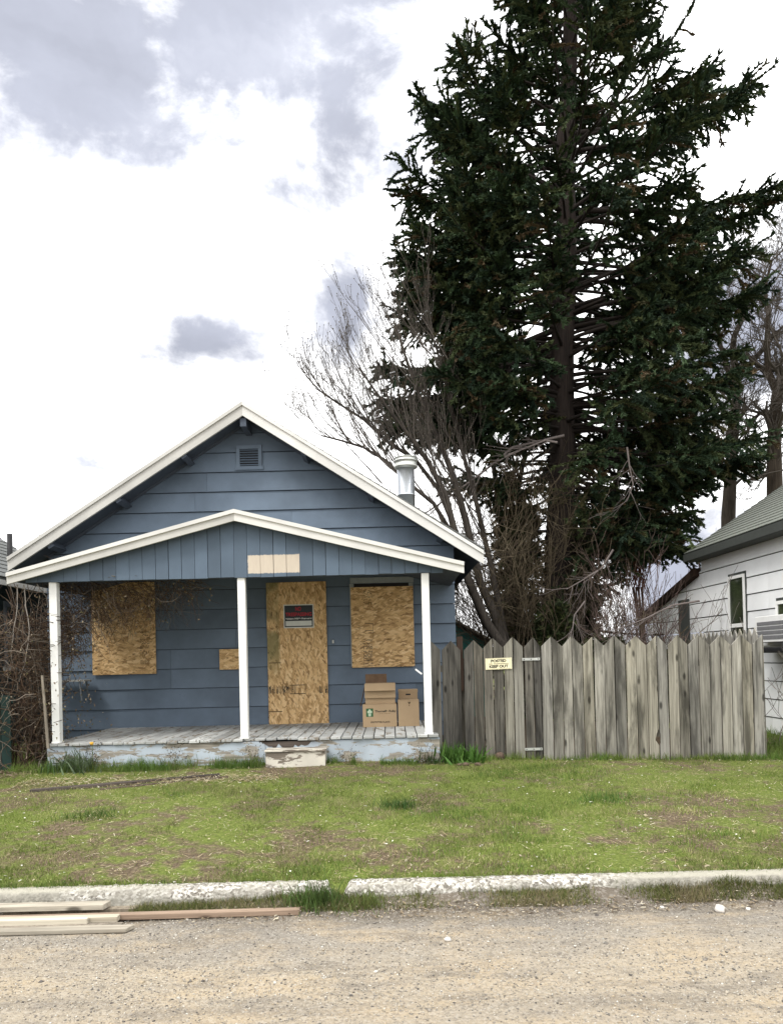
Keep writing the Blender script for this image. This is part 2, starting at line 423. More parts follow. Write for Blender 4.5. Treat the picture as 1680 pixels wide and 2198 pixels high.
def osb(axis, name, green=0.0):
    """oriented strand board: overlapping long flakes of differing tan and brown"""
    m, t, b = material(name, .8, 0, .2)
    v, r = obj_coord(t, 11)
    s1 = [27, 27, 27]; s1[axis] = 9
    flakes = []
    for k, (ang, sc) in enumerate(((.18, 1.0), (-.25, 1.25), (.5, 1.6))):
        rv = t.map(v, (1, 1, 1), (k * 3.1, 0, k * 1.7), (0, ang, 0))
        w = t.vmath('ADD', t.map(rv, tuple(x * sc for x in s1)), t.vmath('MULTIPLY', t.noise(rv, 9, 2, .5, 0, 'Color'), (.5, .5, .5)))
        cc = t.voro(w, 1.0, 'F1', 'Color')
        flakes.append(t.xyz(cc))
    tan = [(.0, (.16, .085, .03)), (.16, (.33, .20, .08)), (.45, (.53, .35, .165)), (.75, (.66, .47, .245)), (1., (.76, .59, .35))]
    c1 = t.ramp(flakes[0][0], tan); c2 = t.ramp(flakes[1][1], tan); c3 = t.ramp(flakes[2][2], tan)
    c = t.mix(t.step(flakes[1][0], .5, .55), c1, c2)
    c = t.mix(t.step(flakes[2][0], .66, .7), c, c3)
    gl = t.noise(t.map(v, tuple(8 * x for x in s1)), .5, 3, .6)
    c = t.mix(.35, c, t.ramp(gl, [(.3, (.25, .16, .07)), (.7, (.6, .45, .26))]), 'MIX')
    dk = t.voro(t.map(v, tuple(x * 1.3 for x in s1), (5, 5, 5)), 1.0)
    dk2 = t.step(t.noise(t.map(v, tuple(x * .55 for x in s1)), 1.6, 4, .7), .57, .68)
    c = t.mix(t.math('MULTIPLY', dk2, .62), c, (.13, .07, .026))
    c = t.mix(1.0, c, (1.20, 1.15, 1.10), 'MULTIPLY')
    if green:
        x = t.xyz(t.n('ShaderNodeTexCoord').outputs['Object'])
        k = t.math('MULTIPLY', t.step(x[0], -.24, -.30), t.step(x[2], .4, 1.2))
        k = t.math('MULTIPLY', k, t.step(t.noise(v, 3, 4), .25, .6))
        c = t.mix(t.math('MULTIPLY', k, green), c, (.16, .165, .075))
    setc(t, b, c, t.bump(flakes[0][0], .12, .003)); return m
M['osb_v'] = osb(2, 'osb_vertical_flakes', .75)
M['osb_h'] = osb(0, 'osb_horizontal_flakes')

def lawn_mat():
    m, t, b = material('lawn_soil_and_moss', .95, 0, .1)
    p = pos(t); q = t.xyz(p)
    n1 = t.noise(p, 1.1, 5, .6); n2 = t.noise(p, 6, 5, .65); n3 = t.noise(p, 45, 3, .7)
    soil = t.ramp(n3, [(.3, (.055, .040, .026)), (.55, (.125, .095, .062)), (.75, (.27, .22, .145))])
    moss = t.ramp(n3, [(.3, (.060, .078, .018)), (.55, (.125, .155, .036)), (.75, (.21, .235, .07))])
    k = t.math('ADD', t.math('MULTIPLY', n1, .6), t.math('MULTIPLY', n2, .4))
    c = t.mix(t.step(k, .58, .47), soil, moss)
    setc(t, b, c, t.bump(n3, .8, .02)); return m
M['lawn'] = lawn_mat()
def road_mat():
    m, t, b = material('compacted_gravel_and_dust', .95, 0, .1)
    p = pos(t); q = t.xyz(p)
    y = t.math('ADD', q[1], t.math('MULTIPLY', t.math('SUBTRACT', t.noise(t.map(p, (.35, 1, 1)), 1.6, 4, .6), .5), 1.1))
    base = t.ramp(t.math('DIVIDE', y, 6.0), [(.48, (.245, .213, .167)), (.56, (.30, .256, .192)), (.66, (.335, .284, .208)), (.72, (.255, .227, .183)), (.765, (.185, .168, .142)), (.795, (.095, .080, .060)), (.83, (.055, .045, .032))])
    n = t.noise(t.map(p, (.7, 1.6, 1)), 2.2, 6, .62)
    c = t.mix(t.step(n, .42, .66), base, t.mix(.55, base, (.42, .32, .19)))
    c = t.mix(t.math('MULTIPLY', t.step(t.noise(t.map(p, (.5, 1.5, 1)), 3.7, 6, .65), .50, .66), .75), c, (.135, .115, .09))
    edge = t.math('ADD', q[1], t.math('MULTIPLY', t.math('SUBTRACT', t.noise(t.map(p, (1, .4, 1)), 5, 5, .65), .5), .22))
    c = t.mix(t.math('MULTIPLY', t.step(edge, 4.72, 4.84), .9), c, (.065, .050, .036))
    trk = t.noise(t.map(p, (.16, 1.9, 1)), 2.3, 6, .66, .4)
    c = t.mix(t.math('MULTIPLY', t.step(trk, .52, .70), .55), c, (.12, .103, .082))
    g1 = t.voro(p, 70); gc = t.voro(p, 70, 'F1', 'Color'); gv = t.xyz(gc)[0]
    c = t.mix(t.math('MULTIPLY', t.step(gv, .55, .95), .24), c, (.50, .47, .42))
    c = t.mix(t.math('MULTIPLY', t.step(gv, .3, .08), .4), c, (.12, .105, .09))
    f = t.noise(p, 190, 3, .7)
    c = t.mix(.26, c, t.ramp(f, [(.32, (.05, .043, .036)), (.68, (.46, .41, .34))]))
    h = t.math('ADD', t.math('MULTIPLY', g1, -1.0), t.math('MULTIPLY', f, .5))
    setc(t, b, c, t.bump(h, .8, .008)); return m
M['road'] = road_mat()
def kerb_mat():
    m, t, b = material('spalled_white_concrete', .92, 0, .2)
    p = pos(t); q = t.xyz(p)
    v = t.voro(p, 60, 'F1', 'Color'); k = t.xyz(v)[0]
    peb = t.ramp(k, [(.0, (.12, .108, .09)), (.25, (.23, .21, .18)), (.55, (.36, .34, .30)), (1, (.58, .56, .51))])
    smooth = t.ramp(t.noise(p, 22, 5, .65), [(.3, (.17, .16, .135)), (.6, (.27, .255, .215)), (.8, (.37, .35, .29))])
    rough = t.step(t.noise(t.map(p, (1, 2, 2)), 2.6, 5, .6), .42, .52)
    # the exposed aggregate lies on the broken top edge of the middle stretch
    mid = t.math('MULTIPLY', t.step(q[0], -2.35, -2.05), t.step(q[0], 1.75, 1.2))
    up = t.step(t.math('ADD', q[2], t.math('MULTIPLY', t.math('SUBTRACT', t.noise(p, 9, 4), .5), .09)), .045, .085)
    k2 = t.math('MULTIPLY', t.math('MULTIPLY', mid, up), t.math('ADD', .35, rough, True), True)
    top = t.step(q[2], .118, .132)
    lighttop = t.mix(t.math('MULTIPLY', top, .8), smooth, t.mix(t.noise(p, 30, 4), (.30, .28, .22), (.43, .41, .34)))
    c = t.mix(k2, lighttop, peb)
    dirt = t.step(t.math('ADD', q[2], t.math('MULTIPLY', t.noise(p, 14, 4), .06)), .075, .02)
    c = t.mix(t.math('MULTIPLY', dirt, .7), c, (.10, .085, .06))
    setc(t, b, c, t.bump(t.math('ADD', t.voro(p, 42), t.noise(p, 80, 3)), .7, .012)); return m
M['kerb'] = kerb_mat()

def yard_mat():  # soil colour darkened to stand in for the tree shade behind the fence
    m, t, b = material('soil_with_painted_tree_shade', .95, 0, .1)
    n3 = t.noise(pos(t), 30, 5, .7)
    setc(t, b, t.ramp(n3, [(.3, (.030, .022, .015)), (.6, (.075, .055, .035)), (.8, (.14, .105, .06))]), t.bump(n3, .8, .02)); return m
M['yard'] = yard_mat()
# ------------------------------------------------------------------ ground
YK = 5.0                                       # front of the kerb
def lawn_h(x, y):
    """lawn surface: rises gently from the kerb to the house, lower on the right"""
    x = np.asarray(x, float); y = np.asarray(y, float)
    far = np.interp(x, [-6, 0, 4.8, 8], [.37, .35, .235, .22])
    f = np.clip((y - YK - .1) / (9.3 - YK), 0, 1)
    h = .115 + (far - .115) * f ** .9 + (vnoise(x * .9 + 3, y * .9, 3) - .5) * .07 * np.clip((y - 5.2) * 2, 0, 1)
    return np.where(y < YK + .1, np.interp(y, [YK - .03, YK + .03, YK + .1], [-.03, .035, .10]), h)
def H(x, y): return float(lawn_h(x, y))
xs = np.concatenate([np.linspace(-900, -12, 12), np.linspace(-9, 9, 145), np.linspace(12, 900, 12)])
ys = np.concatenate([[YK - .03, YK + .03], np.linspace(YK + .10, 11, 60), np.linspace(11.5, 30, 24), np.geomspace(35, 1500, 10)])
gx, gy = np.meshgrid(xs, ys); gz = lawn_h(gx, gy)
V = np.stack([gx.ravel(), gy.ravel(), gz.ravel()], 1)
nx, ny = len(xs), len(ys)
ii, jj = np.meshgrid(np.arange(nx - 1), np.arange(ny - 1)); a = (jj * nx + ii).ravel()
lawn = link('lawn', np_mesh('lawn', V, np.stack([a, a + 1, a + nx + 1, a + nx], 1), M['lawn'], None, True), None)
tag(lawn, kind='structure')
yx = np.linspace(.9, 5.0, 9); yy_ = np.linspace(9.74, 30, 14); gx, gy = np.meshgrid(yx, yy_)  # dark sheet laid over the lawn, the yard's shade put into its colour
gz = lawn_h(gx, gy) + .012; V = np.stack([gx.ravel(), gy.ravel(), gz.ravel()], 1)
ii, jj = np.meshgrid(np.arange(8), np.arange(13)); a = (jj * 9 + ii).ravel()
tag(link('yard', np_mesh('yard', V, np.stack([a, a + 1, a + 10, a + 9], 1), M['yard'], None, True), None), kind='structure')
# road sheet with a shallow dirt bank rising against the kerb
xs = np.concatenate([np.linspace(-900, -8, 10), np.linspace(-6, 6, 121), np.linspace(8, 900, 10)])
ys = np.concatenate([np.linspace(-60, 1.5, 8), np.linspace(2, YK + .14, 70)])
gx, gy = np.meshgrid(xs, ys)
gz = (vnoise(gx * 1.3, gy * 2, 4) - .5) * .02 + np.where(gy > 4.74, (np.clip((gy - 4.74) / .3, 0, 1)) ** 1.3 * .085 * (.45 + 1.1 * vnoise(gx * 2.2 + 9, gy, 3)) * np.clip((gx + 1.9) * 1.2, 0.1, 1), 0)
V = np.stack([gx.ravel(), gy.ravel(), gz.ravel()], 1); nx, ny = len(xs), len(ys)
ii, jj = np.meshgrid(np.arange(nx - 1), np.arange(ny - 1)); a = (jj * nx + ii).ravel()
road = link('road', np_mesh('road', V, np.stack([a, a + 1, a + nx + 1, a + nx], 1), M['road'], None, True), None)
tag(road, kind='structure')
# kerb: two lengths of spalled concrete with a crumbled gap between them
def kerb_piece(x0, x1, broken0, broken1):
    n = int((x1 - x0) / .02); X = np.linspace(x0, x1, n)
    prof = [(-.02, -.06), (0, .02), (.004, .05), (.010, .08), (.020, .105), (.040, .125), (.075, .134), (.11, .136), (.15, .134), (.17, .10), (.17, -.06)]
    m = len(prof); V = np.zeros((n, m, 3))
    spall = np.clip(vnoise(X * 1.7 + 4, X * 0 + 2, 4) * 2.2 - .7, 0, 1) * np.clip((X + 2.3) * 3, 0, 1) * np.clip((1.7 - X) * 2, 0, 1)
    e = np.clip(np.minimum((X - x0) / .06 if broken0 else 9, (x1 - X) / .06 if broken1 else 9), 0, 1)
    for k, (py, pz) in enumerate(prof):
        j = (vnoise(X * 22 + k * 5.1, X * 0 + k * 3.7, 3) - .5)
        rough = .028 * spall + .004
        V[:, k, 0] = X
        V[:, k, 1] = YK + py + j * rough * 1.3 + (spall * .03 if 2 <= k <= 5 else 0)
        V[:, k, 2] = pz + j * rough * .9 * (1 if 0 < k < 10 else 0) - (spall * .014 if 3 <= k <= 6 else 0)
        V[:, k, 2] = np.where(pz > 0, V[:, k, 2] * (.25 + .75 * e ** .6) , V[:, k, 2])
    a = (np.arange(n - 1)[:, None] * m + np.arange(m - 1)[None]).ravel()
    Fc = np.stack([a, a + m, a + m + 1, a + 1], 1)
    o = link('kerb', np_mesh('kerb', V.reshape(-1, 3), Fc, M['kerb'], None, False), None)
    return tag(o, kind='structure')
xg0, xg1 = at(719, 1915, 5.05).x, at(733, 1915, 5.05).x
kerb_piece(-7, xg0, False, True); kerb_piece(xg1, 8, True, False)

# ------------------------------------------------------------------ blue house
YW, YF, YR, YPR = 11.5, 9.42, 11.0, 9.24      # wall, porch front, main rake, porch rake
ZFL = .675                                     # porch floor
house = empty('boarded_house', (-2.17, 13, .35), 'small blue gabled house with boarded windows, boarded door and front porch', 'house')
XL, XR = at(101, 1190, YW).x, at(976, 1300, YW).x
pk = at(523, 862, YR); tipR = at(1037, 1181, YR); tipL = at(18, 1196, YR)
XC = (tipL.x + tipR.x) / 2; ZPK = pk.z; ZTIP = (tipL.z + tipR.z) / 2; HALF = (tipR.x - tipL.x) / 2
SL = (ZPK - ZTIP) / HALF
def roof_z(x, drop=0): return ZPK - drop - abs(x - XC) * SL
# core behind the siding (closes the house, sides and back); its dark colour stands in for lap shadow
core = [(XL + .02, .2), (XR - .02, .2), (XR - .02, roof_z(XR) - .14), (XC, ZPK - .14), (XL + .02, roof_z(XL) - .14)]
tag(prism_xz('wall_core', core, YW + .012, 19, M['soffit'], house), 'dark blue body of the house behind the lap boards, darkened for their shadow lines')
# lap siding, course by course; each course is cut in two at a butt joint
EXPO = .302
z = ZFL - .32; k = 0
while z < ZPK - .30:
    z1 = z + EXPO
    zt = min(z1 - .022, ZPK - .18)
    def xlim(zz):
        d_ = (ZPK - .145 - zz) / SL
        return max(XL, XC - d_), min(XR, XC + d_)
    a0, b0 = xlim(z); a1, b1 = xlim(zt)
    if b0 - a0 > .12:
        cuts = [(0, 1)] if (b0 - a0) < 3 else [(0, c := random.choice([.3, .62, .78, .9, .46])), (c, 1)]
        for f0, f1 in cuts:
            g0 = .0015 if f0 > 0 else 0; g1 = .0015 if f1 < 1 else 0
            xa, xb = a0 + (b0 - a0) * f0 + g0, a0 + (b0 - a0) * f1 - g1
            ta, tb = (a1 if f0 == 0 else xa), (b1 if f1 == 1 else xb)
            if tb - ta < .01: tb = ta + .01
            ox, oz = (xa + xb) / 2, z
            Vv = [(xa - ox, -.030, 0), (xb - ox, -.030, 0), (tb - ox, -.002, zt - z + .012), (ta - ox, -.002, zt - z + .012),
                  (xa - ox, .010, 0), (xb - ox, .010, 0), (tb - ox, .010, zt - z + .012), (ta - ox, .010, zt - z + .012)]
            me = bpy.data.meshes.new('siding_plank')
            me.from_pydata(Vv, [], [(0, 1, 2, 3), (7, 6, 5, 4), (1, 0, 4, 5), (2, 1, 5, 6), (3, 2, 6, 7), (0, 3, 7, 4)])
            link('siding_plank', me, M['siding'], house, (ox, YW, oz))
    z = z1; k += 1
# roof: two slabs, shingle courses, rake boards, lookouts, chimney
roof = link('roof', bpy.data.meshes.new('roof'), None, house, (XC, 15, ZTIP))
th = .10
Vr = []; Fr = []
for s in (-1, 1):
    b_ = len(Vr); xe = HALF * s
    for yy in (YR + .05 - 15, 19.4 - 15):
        Vr += [(0, yy, ZPK - ZTIP - .03), (xe, yy, -.03), (xe, yy, -.03 - th), (0, yy, ZPK - ZTIP - .03 - th)]
    Fr += [tuple(b_ + i for i in f) for f in ((0, 1, 2, 3), (7, 6, 5, 4), (0, 4, 5, 1), (1, 5, 6, 2), (2, 6, 7, 3))]
roof.data.from_pydata(Vr, [], Fr); roof.data.materials.append(M['soffit'])
L = math.hypot(HALF, ZPK - ZTIP); ang = math.atan2(ZPK - ZTIP, HALF)
nc = 30
for s in (-1, 1):
    for i in range(nc):
        d0 = L * i / nc; xm = XC + s * (HALF - (d0 + L / nc / 2) * math.cos(ang)); zm = ZTIP + (d0 + L / nc / 2) * math.sin(ang)
        me = box_mesh(L / nc * 1.12, 19.4 - YR, .016, M['shingle_dark'])
        o = link('shingle_course', me, None, roof, (xm, (19.4 + YR) / 2 - .012, zm - .018), (0, s * ang - s * .05, 0))
def rake(name, x_tip, z_tip, x_pk, z_pk, y0, y1, drop, mat, parent):
    """sloping board between ridge and eave, plumb cut at the ridge"""
    poly = [(x_tip, z_tip - drop), (x_pk, z_pk - drop), (x_pk, z_pk), (x_tip, z_tip)]
    if x_tip > x_pk: poly = poly[::-1]; poly = [poly[0], poly[1], poly[2], poly[3]]
    area = sum(p[0] * q[1] - q[0] * p[1] for p, q in zip(poly, poly[1:] + poly[:1]))
    if area < 0: poly.reverse()
    return prism_xz(name, poly, y0, y1, mat, parent)
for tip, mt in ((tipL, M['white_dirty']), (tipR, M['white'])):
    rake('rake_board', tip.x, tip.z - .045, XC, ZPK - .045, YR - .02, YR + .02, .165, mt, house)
    rake('rake_trim', tip.x, tip.z - .006, XC, ZPK - .006, YR - .045, YR + .018, .055, mt, house)
for s in (-1, 1):
    for q in (.25, .53, .82):
        xx = XC + s * HALF * q; zz = roof_z(xx) - .24
        o = link('lookout_beam', box_mesh(.085, .50, .10, M['soffit']), None, house, (xx, YR + .27, zz), (0, s * ang, 0))
    # exposed soffit board along the gable wall
    rake('frieze_board', XC + s * (HALF - .38), roof_z(XC + s * (HALF - .38)) - .128, XC, ZPK - .128, YW - .045, YW - .034, .05, M['soffit'], house)
link('ridge_beam', box_mesh(.09, .52, .12, M['soffit']), None, house, (XC, YR + .28, ZPK - .36))
# metal chimney
cb = at(872, 1075, 12.2); ct = at(875, 1005, 12.2)
def lathe(profile, seg=24):
    V = []; Fc = []
    for r_, z_ in profile:
        for k in range(seg): V.append((r_ * math.cos(2 * math.pi * k / seg), r_ * math.sin(2 * math.pi * k / seg), z_))
    for i in range(len(profile) - 1):
        for k in range(seg):
            k2 = (k + 1) % seg; Fc.append((i * seg + k, i * seg + k2, (i + 1) * seg + k2, (i + 1) * seg + k))
    return V, Fc
def lathe_mesh(name, profile, mat, seg=24):
    V, Fc = lathe(profile, seg); return np_mesh(name, V, Fc, mat, None, False)
zb = roof_z(cb.x) - .2
pw = 18.5 / FPX * 12.2
hp = ct.z - zb
chim = link('chimney_pipe', lathe_mesh('chimney_pipe', [(0, 0), (pw, 0), (pw, hp * .55), (pw + .004, hp * .55), (pw + .004, hp * .57), (pw, hp * .57), (pw, hp), (pw * .8, hp)], M['galv']), None, roof, (cb.x, 12.2, zb))
tag(chim, 'shiny galvanised stove pipe standing on the right roof slope')
for p_ in chim.data.polygons: p_.use_smooth = True
cw = 25 / FPX * 12.2
link('chimney_cap', lathe_mesh('chimney_cap', [(pw * .8, -.02), (cw * .93, 0), (cw, .012), (cw, .035), (cw * .93, .04), (cw * .93, .10), (cw, .105), (cw, .12), (cw * .93, .125), (cw * .93, .155), (cw * .98, .16), (cw * .98, .17), (cw * .2, .185), (0, .185)], M['galv_dull']), None, roof, (cb.x + .005, 12.2, zb + hp))
# gable vent
v0, v1 = at(507, 957, YW - .03), at(563, 1008, YW - .03)
vent = box('gable_vent', v0.x, v1.x, YW - .030, YW - .008, v1.z, v0.z, M['black'], house)
tag(vent, 'square louvred attic vent high in the gable')
fw = .055
for (xa, xb, za, zc) in ((v0.x, v1.x, v0.z - fw, v0.z), (v0.x - .02, v1.x + .02, v1.z, v1.z + fw), (v0.x, v0.x + fw, v1.z + fw, v0.z - fw), (v1.x - fw, v1.x, v1.z + fw, v0.z - fw)):
    box('vent_frame', xa, xb, YW - .052, YW - .031, za, zc, M['siding'], vent)
for i in range(7):
    zz = v1.z + fw + (v0.z - v1.z - 2 * fw) * (i + .55) / 7
    link('slat', box_mesh(v1.x - v0.x - 2 * fw, .03, .006, M['siding']), None, vent, ((v0.x + v1.x) / 2, YW - .038, zz), (R(38), 0, 0))

# ---- porch
ptL, ptR, ppk = at(16, 1229, YPR), at(995, 1206, YPR), at(500, 1093, YPR)
PC = (ptL.x + ptR.x) / 2; PH = (ptR.x - ptL.x) / 2; PZ = ppk.z; PT = (ptL.z + ptR.z) / 2; PS = (PZ - PT) / PH
def proof_z(x): return PZ - abs(x - PC) * PS
proof = link('porch_roof', bpy.data.meshes.new('porch_roof'), None, house, (PC, 10.4, PT))
Vr = []; Fr = []
for s in (-1, 1):
    b_ = len(Vr)
    for yy in (YPR + .03 - 10.4, YW - .01 - 10.4):
        Vr += [(0, yy, PZ - PT - .03), (s * PH, yy, -.03), (s * PH, yy, -.09), (0, yy, PZ - PT - .09)]
    Fr += [tuple(b_ + i for i in f) for f in ((0, 1, 2, 3), (7, 6, 5, 4), (0, 4, 5, 1), (1, 5, 6, 2), (2, 6, 7, 3))]
proof.data.from_pydata(Vr, [], Fr); proof.data.materials.append(M['soffit'])
PL = math.hypot(PH, PZ - PT); pang = math.atan2(PZ - PT, PH)
for s in (-1, 1):
    for i in range(18):
        dm = PL * (i + .5) / 18
        link('shingle_course', box_mesh(PL / 18 * 1.1, YW - YPR - .02, .014, M['shingle_dark']), None, proof,
             (PC + s * (PH - dm * math.cos(pang)), (YW + YPR) / 2 - .03, PT + dm * math.sin(pang) - .022), (0, s * pang - s * .04, 0))
for tp in (ptL, ptR):
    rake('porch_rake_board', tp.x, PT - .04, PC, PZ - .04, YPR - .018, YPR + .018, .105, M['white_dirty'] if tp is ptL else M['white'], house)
    rake('porch_rake_trim', tp.x, PT - .004, PC, PZ - .004, YPR - .040, YPR + .016, .048, M['white'], house)
# vertical boards of the porch gable
zb0 = at(525, 1240, YF).z
xa, xb = at(60, 1240, YF).x, at(950, 1240, YF).x
pitchb = 28 / FPX * YF
n = int((xb - xa) / pitchb); ph0 = (at(533, 1240, YF).x - xa) % pitchb
edges = [xa] + [xa + ph0 + i * pitchb for i in range(n + 1) if xa + ph0 + i * pitchb < xb - .03] + [xb]
pa, pb = at(533, 1210, YF).x, at(647, 1210, YF).x
for x0, x1 in zip(edges, edges[1:]):
    t0, t1 = proof_z(x0) - .085, proof_z(x1) - .085
    zlo = zb0 + random.uniform(-.006, .004)
    gp = random.choice([.0012, .0018, .003, .0045])
    poly = [(x0 + gp, zlo), (x1 - gp, zlo), (x1 - gp, max(t1, zlo + .005)), (x0 + gp, max(t0, zlo + .005))]
    if x0 < PC < x1: poly.insert(3, (PC, PZ - .085))
    xm = (x0 + x1) / 2
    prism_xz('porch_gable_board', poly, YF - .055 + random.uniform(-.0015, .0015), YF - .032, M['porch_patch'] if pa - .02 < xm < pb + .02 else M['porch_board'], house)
prism_xz('porch_beam', [(xa, zb0 - .0), (xb, zb0 - .0), (xb, zb0 + .10), (xa, zb0 + .10)], YF - .030, YF + .06, M['soffit'], house)
# floor planks
fx0, fx1 = at(107, 1590, YF).x, at(941, 1575, YF).x
npk = 36; w = (fx1 - fx0) / npk
floor = empty('porch_floor', ((fx0 + fx1) / 2, 10.4, .3), None, None); floor.parent = house; floor.location = wpos(floor) - wpos(house)
me0 = box_mesh(.9 * w, .2, .03, M['floor'])
step0, step1 = at(570, 1600, YF).x, at(700, 1600, YF).x
for i in range(npk):
    x = fx0 + (i + .5) * w
    y0 = YF - .075 + random.uniform(-.012, .014)
    if step0 - .25 < x < step1 - .35: y0 += random.choice([.03, .07, .12, .18])
    box('floor_plank', x - w / 2 + .006, x + w / 2 - .006, y0, YW - .03, ZFL - .032 + random.uniform(-.003, .003), ZFL + random.uniform(-.001, .003), M['floor'], floor, .004)
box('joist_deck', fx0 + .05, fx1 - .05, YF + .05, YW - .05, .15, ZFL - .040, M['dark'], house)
# skirt boards under the floor
xj = at(571, 1610, YF).x
for x0, x1 in ((fx0 - .015, xj - .003), (xj + .003, fx1 + .01)):
    box('skirt_board', x0, x1, YF - .04, YF - .005, .20, ZFL - .038, M['skirt'], house, .004)
rr = random.Random(5); up_ = []; lo_ = []
for i in range(19):
    u_ = 556 + i * 7; env = math.sin(math.pi * (i + .5) / 19) ** .7
    lo_.append(at(u_, 1586 + 24 * env * rr.uniform(.45, 1.1), YF - .043)); up_.append(at(u_, 1579, YF - .043))
poly = [(q.x, q.z) for q in lo_] + [(q.x, min(q.z, ZFL - .041)) for q in reversed(up_)]
tag(prism_xz('rotten_hole', poly, YF - .0445, YF - .0402, M['rotten'], house), 'dark rotten patch at the top of the skirt above the step')
# posts
for u in (116, 518, 912):
    p0 = at(u, 1240, YF); pb_ = at(u + 8, 1580, YF)
    lean = 0 if u != 116 else -.004
    o = box('porch_post', (p0.x + pb_.x) / 2 - .047, (p0.x + pb_.x) / 2 + .047, YF - .030 + .0, YF + .062, ZFL + .001, zb0 + .0, M['white_post'], house, .004, (0, lean, 0))
    box('post_base', (p0.x + pb_.x) / 2 - .056, (p0.x + pb_.x) / 2 + .056, YF - .038, YF + .07, ZFL + .003, ZFL + .020, M['white_post'], house)
# boarded openings
def osb_panel(u0, v0, u1, v1, mat, label, Y=YW - .050, th=.013):
    a_, b_ = at(u0, v0, Y), at(u1, v1, Y)
    o = link('boarding_panel', box_mesh(b_.x - a_.x, th, a_.z - b_.z, mat), None, house, ((a_.x + b_.x) / 2, Y, b_.z))
    return tag(o, label), a_, b_
def stamp(parent, x0, x1, z0, z1, Y, seed, vertical=False, dens=.7, mat='ink_soft'):
    """printed grading stamp: broken glyph-like strokes"""
    rr = random.Random(seed); V = []; Fc = []
    def q(xa, xb, za, zb):
        b_ = len(V); V.extend([(xa, Y, za), (xb, Y, za), (xb, Y, zb), (xa, Y, zb)]); Fc.append((b_, b_ + 1, b_ + 2, b_ + 3))
    x = x0
    if not vertical:
        h = z1 - z0
        while x < x1:
            w_ = rr.uniform(.006, .014)
            if rr.random() < dens:
                q(x, x + w_ * .55, z0 + rr.uniform(0, .2) * h, z1 - rr.uniform(0, .2) * h)
                if rr.random() < .6: q(x + w_ * .55, x + w_ * 1.3, z0 + rr.choice([.1, .45, .8]) * h, z0 + (rr.choice([.1, .45, .8]) + .12) * h)
            x += w_ * 1.5
    else:
        zz = z1
        while zz > z0:
            hh = rr.uniform(.008, .016); xx = x0
            while xx < x1:
                w_ = rr.uniform(.01, .03)
                if rr.random() < dens: q(xx, min(x1, xx + w_ * .7), zz - hh, zz - hh * .2)
                xx += w_
            zz -= hh * rr.choice([1.2, 1.25, 1.3, 2.6])
    V = np.array(V); c = V.mean(0)
    return tag(link('grade_stamp', np_mesh('grade_stamp', V - c, [f for f in Fc], M[mat]), None, parent, c), kind='stuff')
door, a_, b_ = osb_panel(571, 1251, 706, 1553, M['osb_v'], 'tall strand board panel covering the front door')
Yp = YW - .050 - .0075
q0, q1 = at(576, 1471, Yp), at(660, 1489, Yp)
stamp(door, q0.x, at(632, 1480, Yp).x, q1.z, q0.z, Yp, 3, mat='ink'); 
q2, q3 = at(677, 1471, Yp), at(704, 1489, Yp); stamp(door, q2.x, q3.x, q3.z, q2.z, Yp, 5, mat='ink')
for (ua, ub, va, vb) in ((622, 656, 1470, 1470.8), (622, 656, 1488.5, 1489.3), (634, 634.8, 1470, 1489), (655.4, 656.2, 1470, 1489), (577, 603, 1450.5 - 28, 1451.3 - 28), (576, 606, 1542 - 15, 1543 - 15)):
    s0, s1 = at(ua, va, Yp), at(ub, vb, Yp)
    box('stamp_line', s0.x, max(s1.x, s0.x + .005), Yp - .001, Yp, s1.z, max(s0.z, s1.z + .005), M['ink_soft'], door)
stamp(door, at(576, 1310, Yp).x, at(604, 1310, Yp).x, at(580, 1330, Yp).z, at(580, 1312, Yp).z, Yp, 8, mat='ink_soft', dens=.5)
winL, a_, b_ = osb_panel(196, 1252, 336, 1446, M['osb_h'], 'strand board panel over the left window, half in porch shade')
stamp(winL, at(302, 1400, Yp).x, at(321, 1400, Yp).x, at(310, 1425, Yp).z, at(310, 1355, Yp).z, Yp, 12, True, .6)
winS, a_, b_ = osb_panel(471, 1394, 529, 1436, M['osb_h'], 'small strand board patch beside the middle porch post')
box('window_head', at(751, 1240, YW - .03).x, at(887, 1240, YW - .03).x, YW - .046, YW - .02, at(800, 1252, YW).z, at(800, 1240, YW).z, M['window_trim_light'], house)
for u0, u1 in ((751, 760), (878, 887)):
    box('window_jamb', at(u0, 1300, YW).x, at(u1, 1300, YW).x, YW - .046, YW - .018, at(800, 1430, YW).z, at(800, 1253, YW).z, M['window_trim_light'], house)
box('window_gap', at(761, 1300, YW).x, at(877, 1300, YW).x, YW - .036, YW - .018, at(800, 1430, YW).z, at(800, 1253, YW).z, M['black'], house)
winR, a_, b_ = osb_panel(752, 1261, 890, 1430, M['osb_h'], 'strand board panel over the right window with printed stamps', YW - .056)
Y2 = YW - .056 - .0075
stamp(winR, at(780, 1400, Y2).x, at(800, 1400, Y2).x, at(790, 1430, Y2).z, at(790, 1372, Y2).z, Y2, 21, True, .75, 'ink')
stamp(winR, at(780, 1300, Y2).x, at(800, 1300, Y2).x, at(790, 1306, Y2).z, at(790, 1268, Y2).z, Y2, 22, True, .35, 'ink_soft')
for (ua, ub, va, vb) in ((783, 801, 1338, 1338.8), (800, 800.8, 1338, 1372), (783, 801, 1353, 1353.8)):
    s0, s1 = at(ua, va, Y2), at(ub, vb, Y2)
    box('stamp_line', s0.x, max(s1.x, s0.x + .005), Y2 - .001, Y2, s1.z, max(s0.z, s1.z + .005), M['ink_soft'], winR)
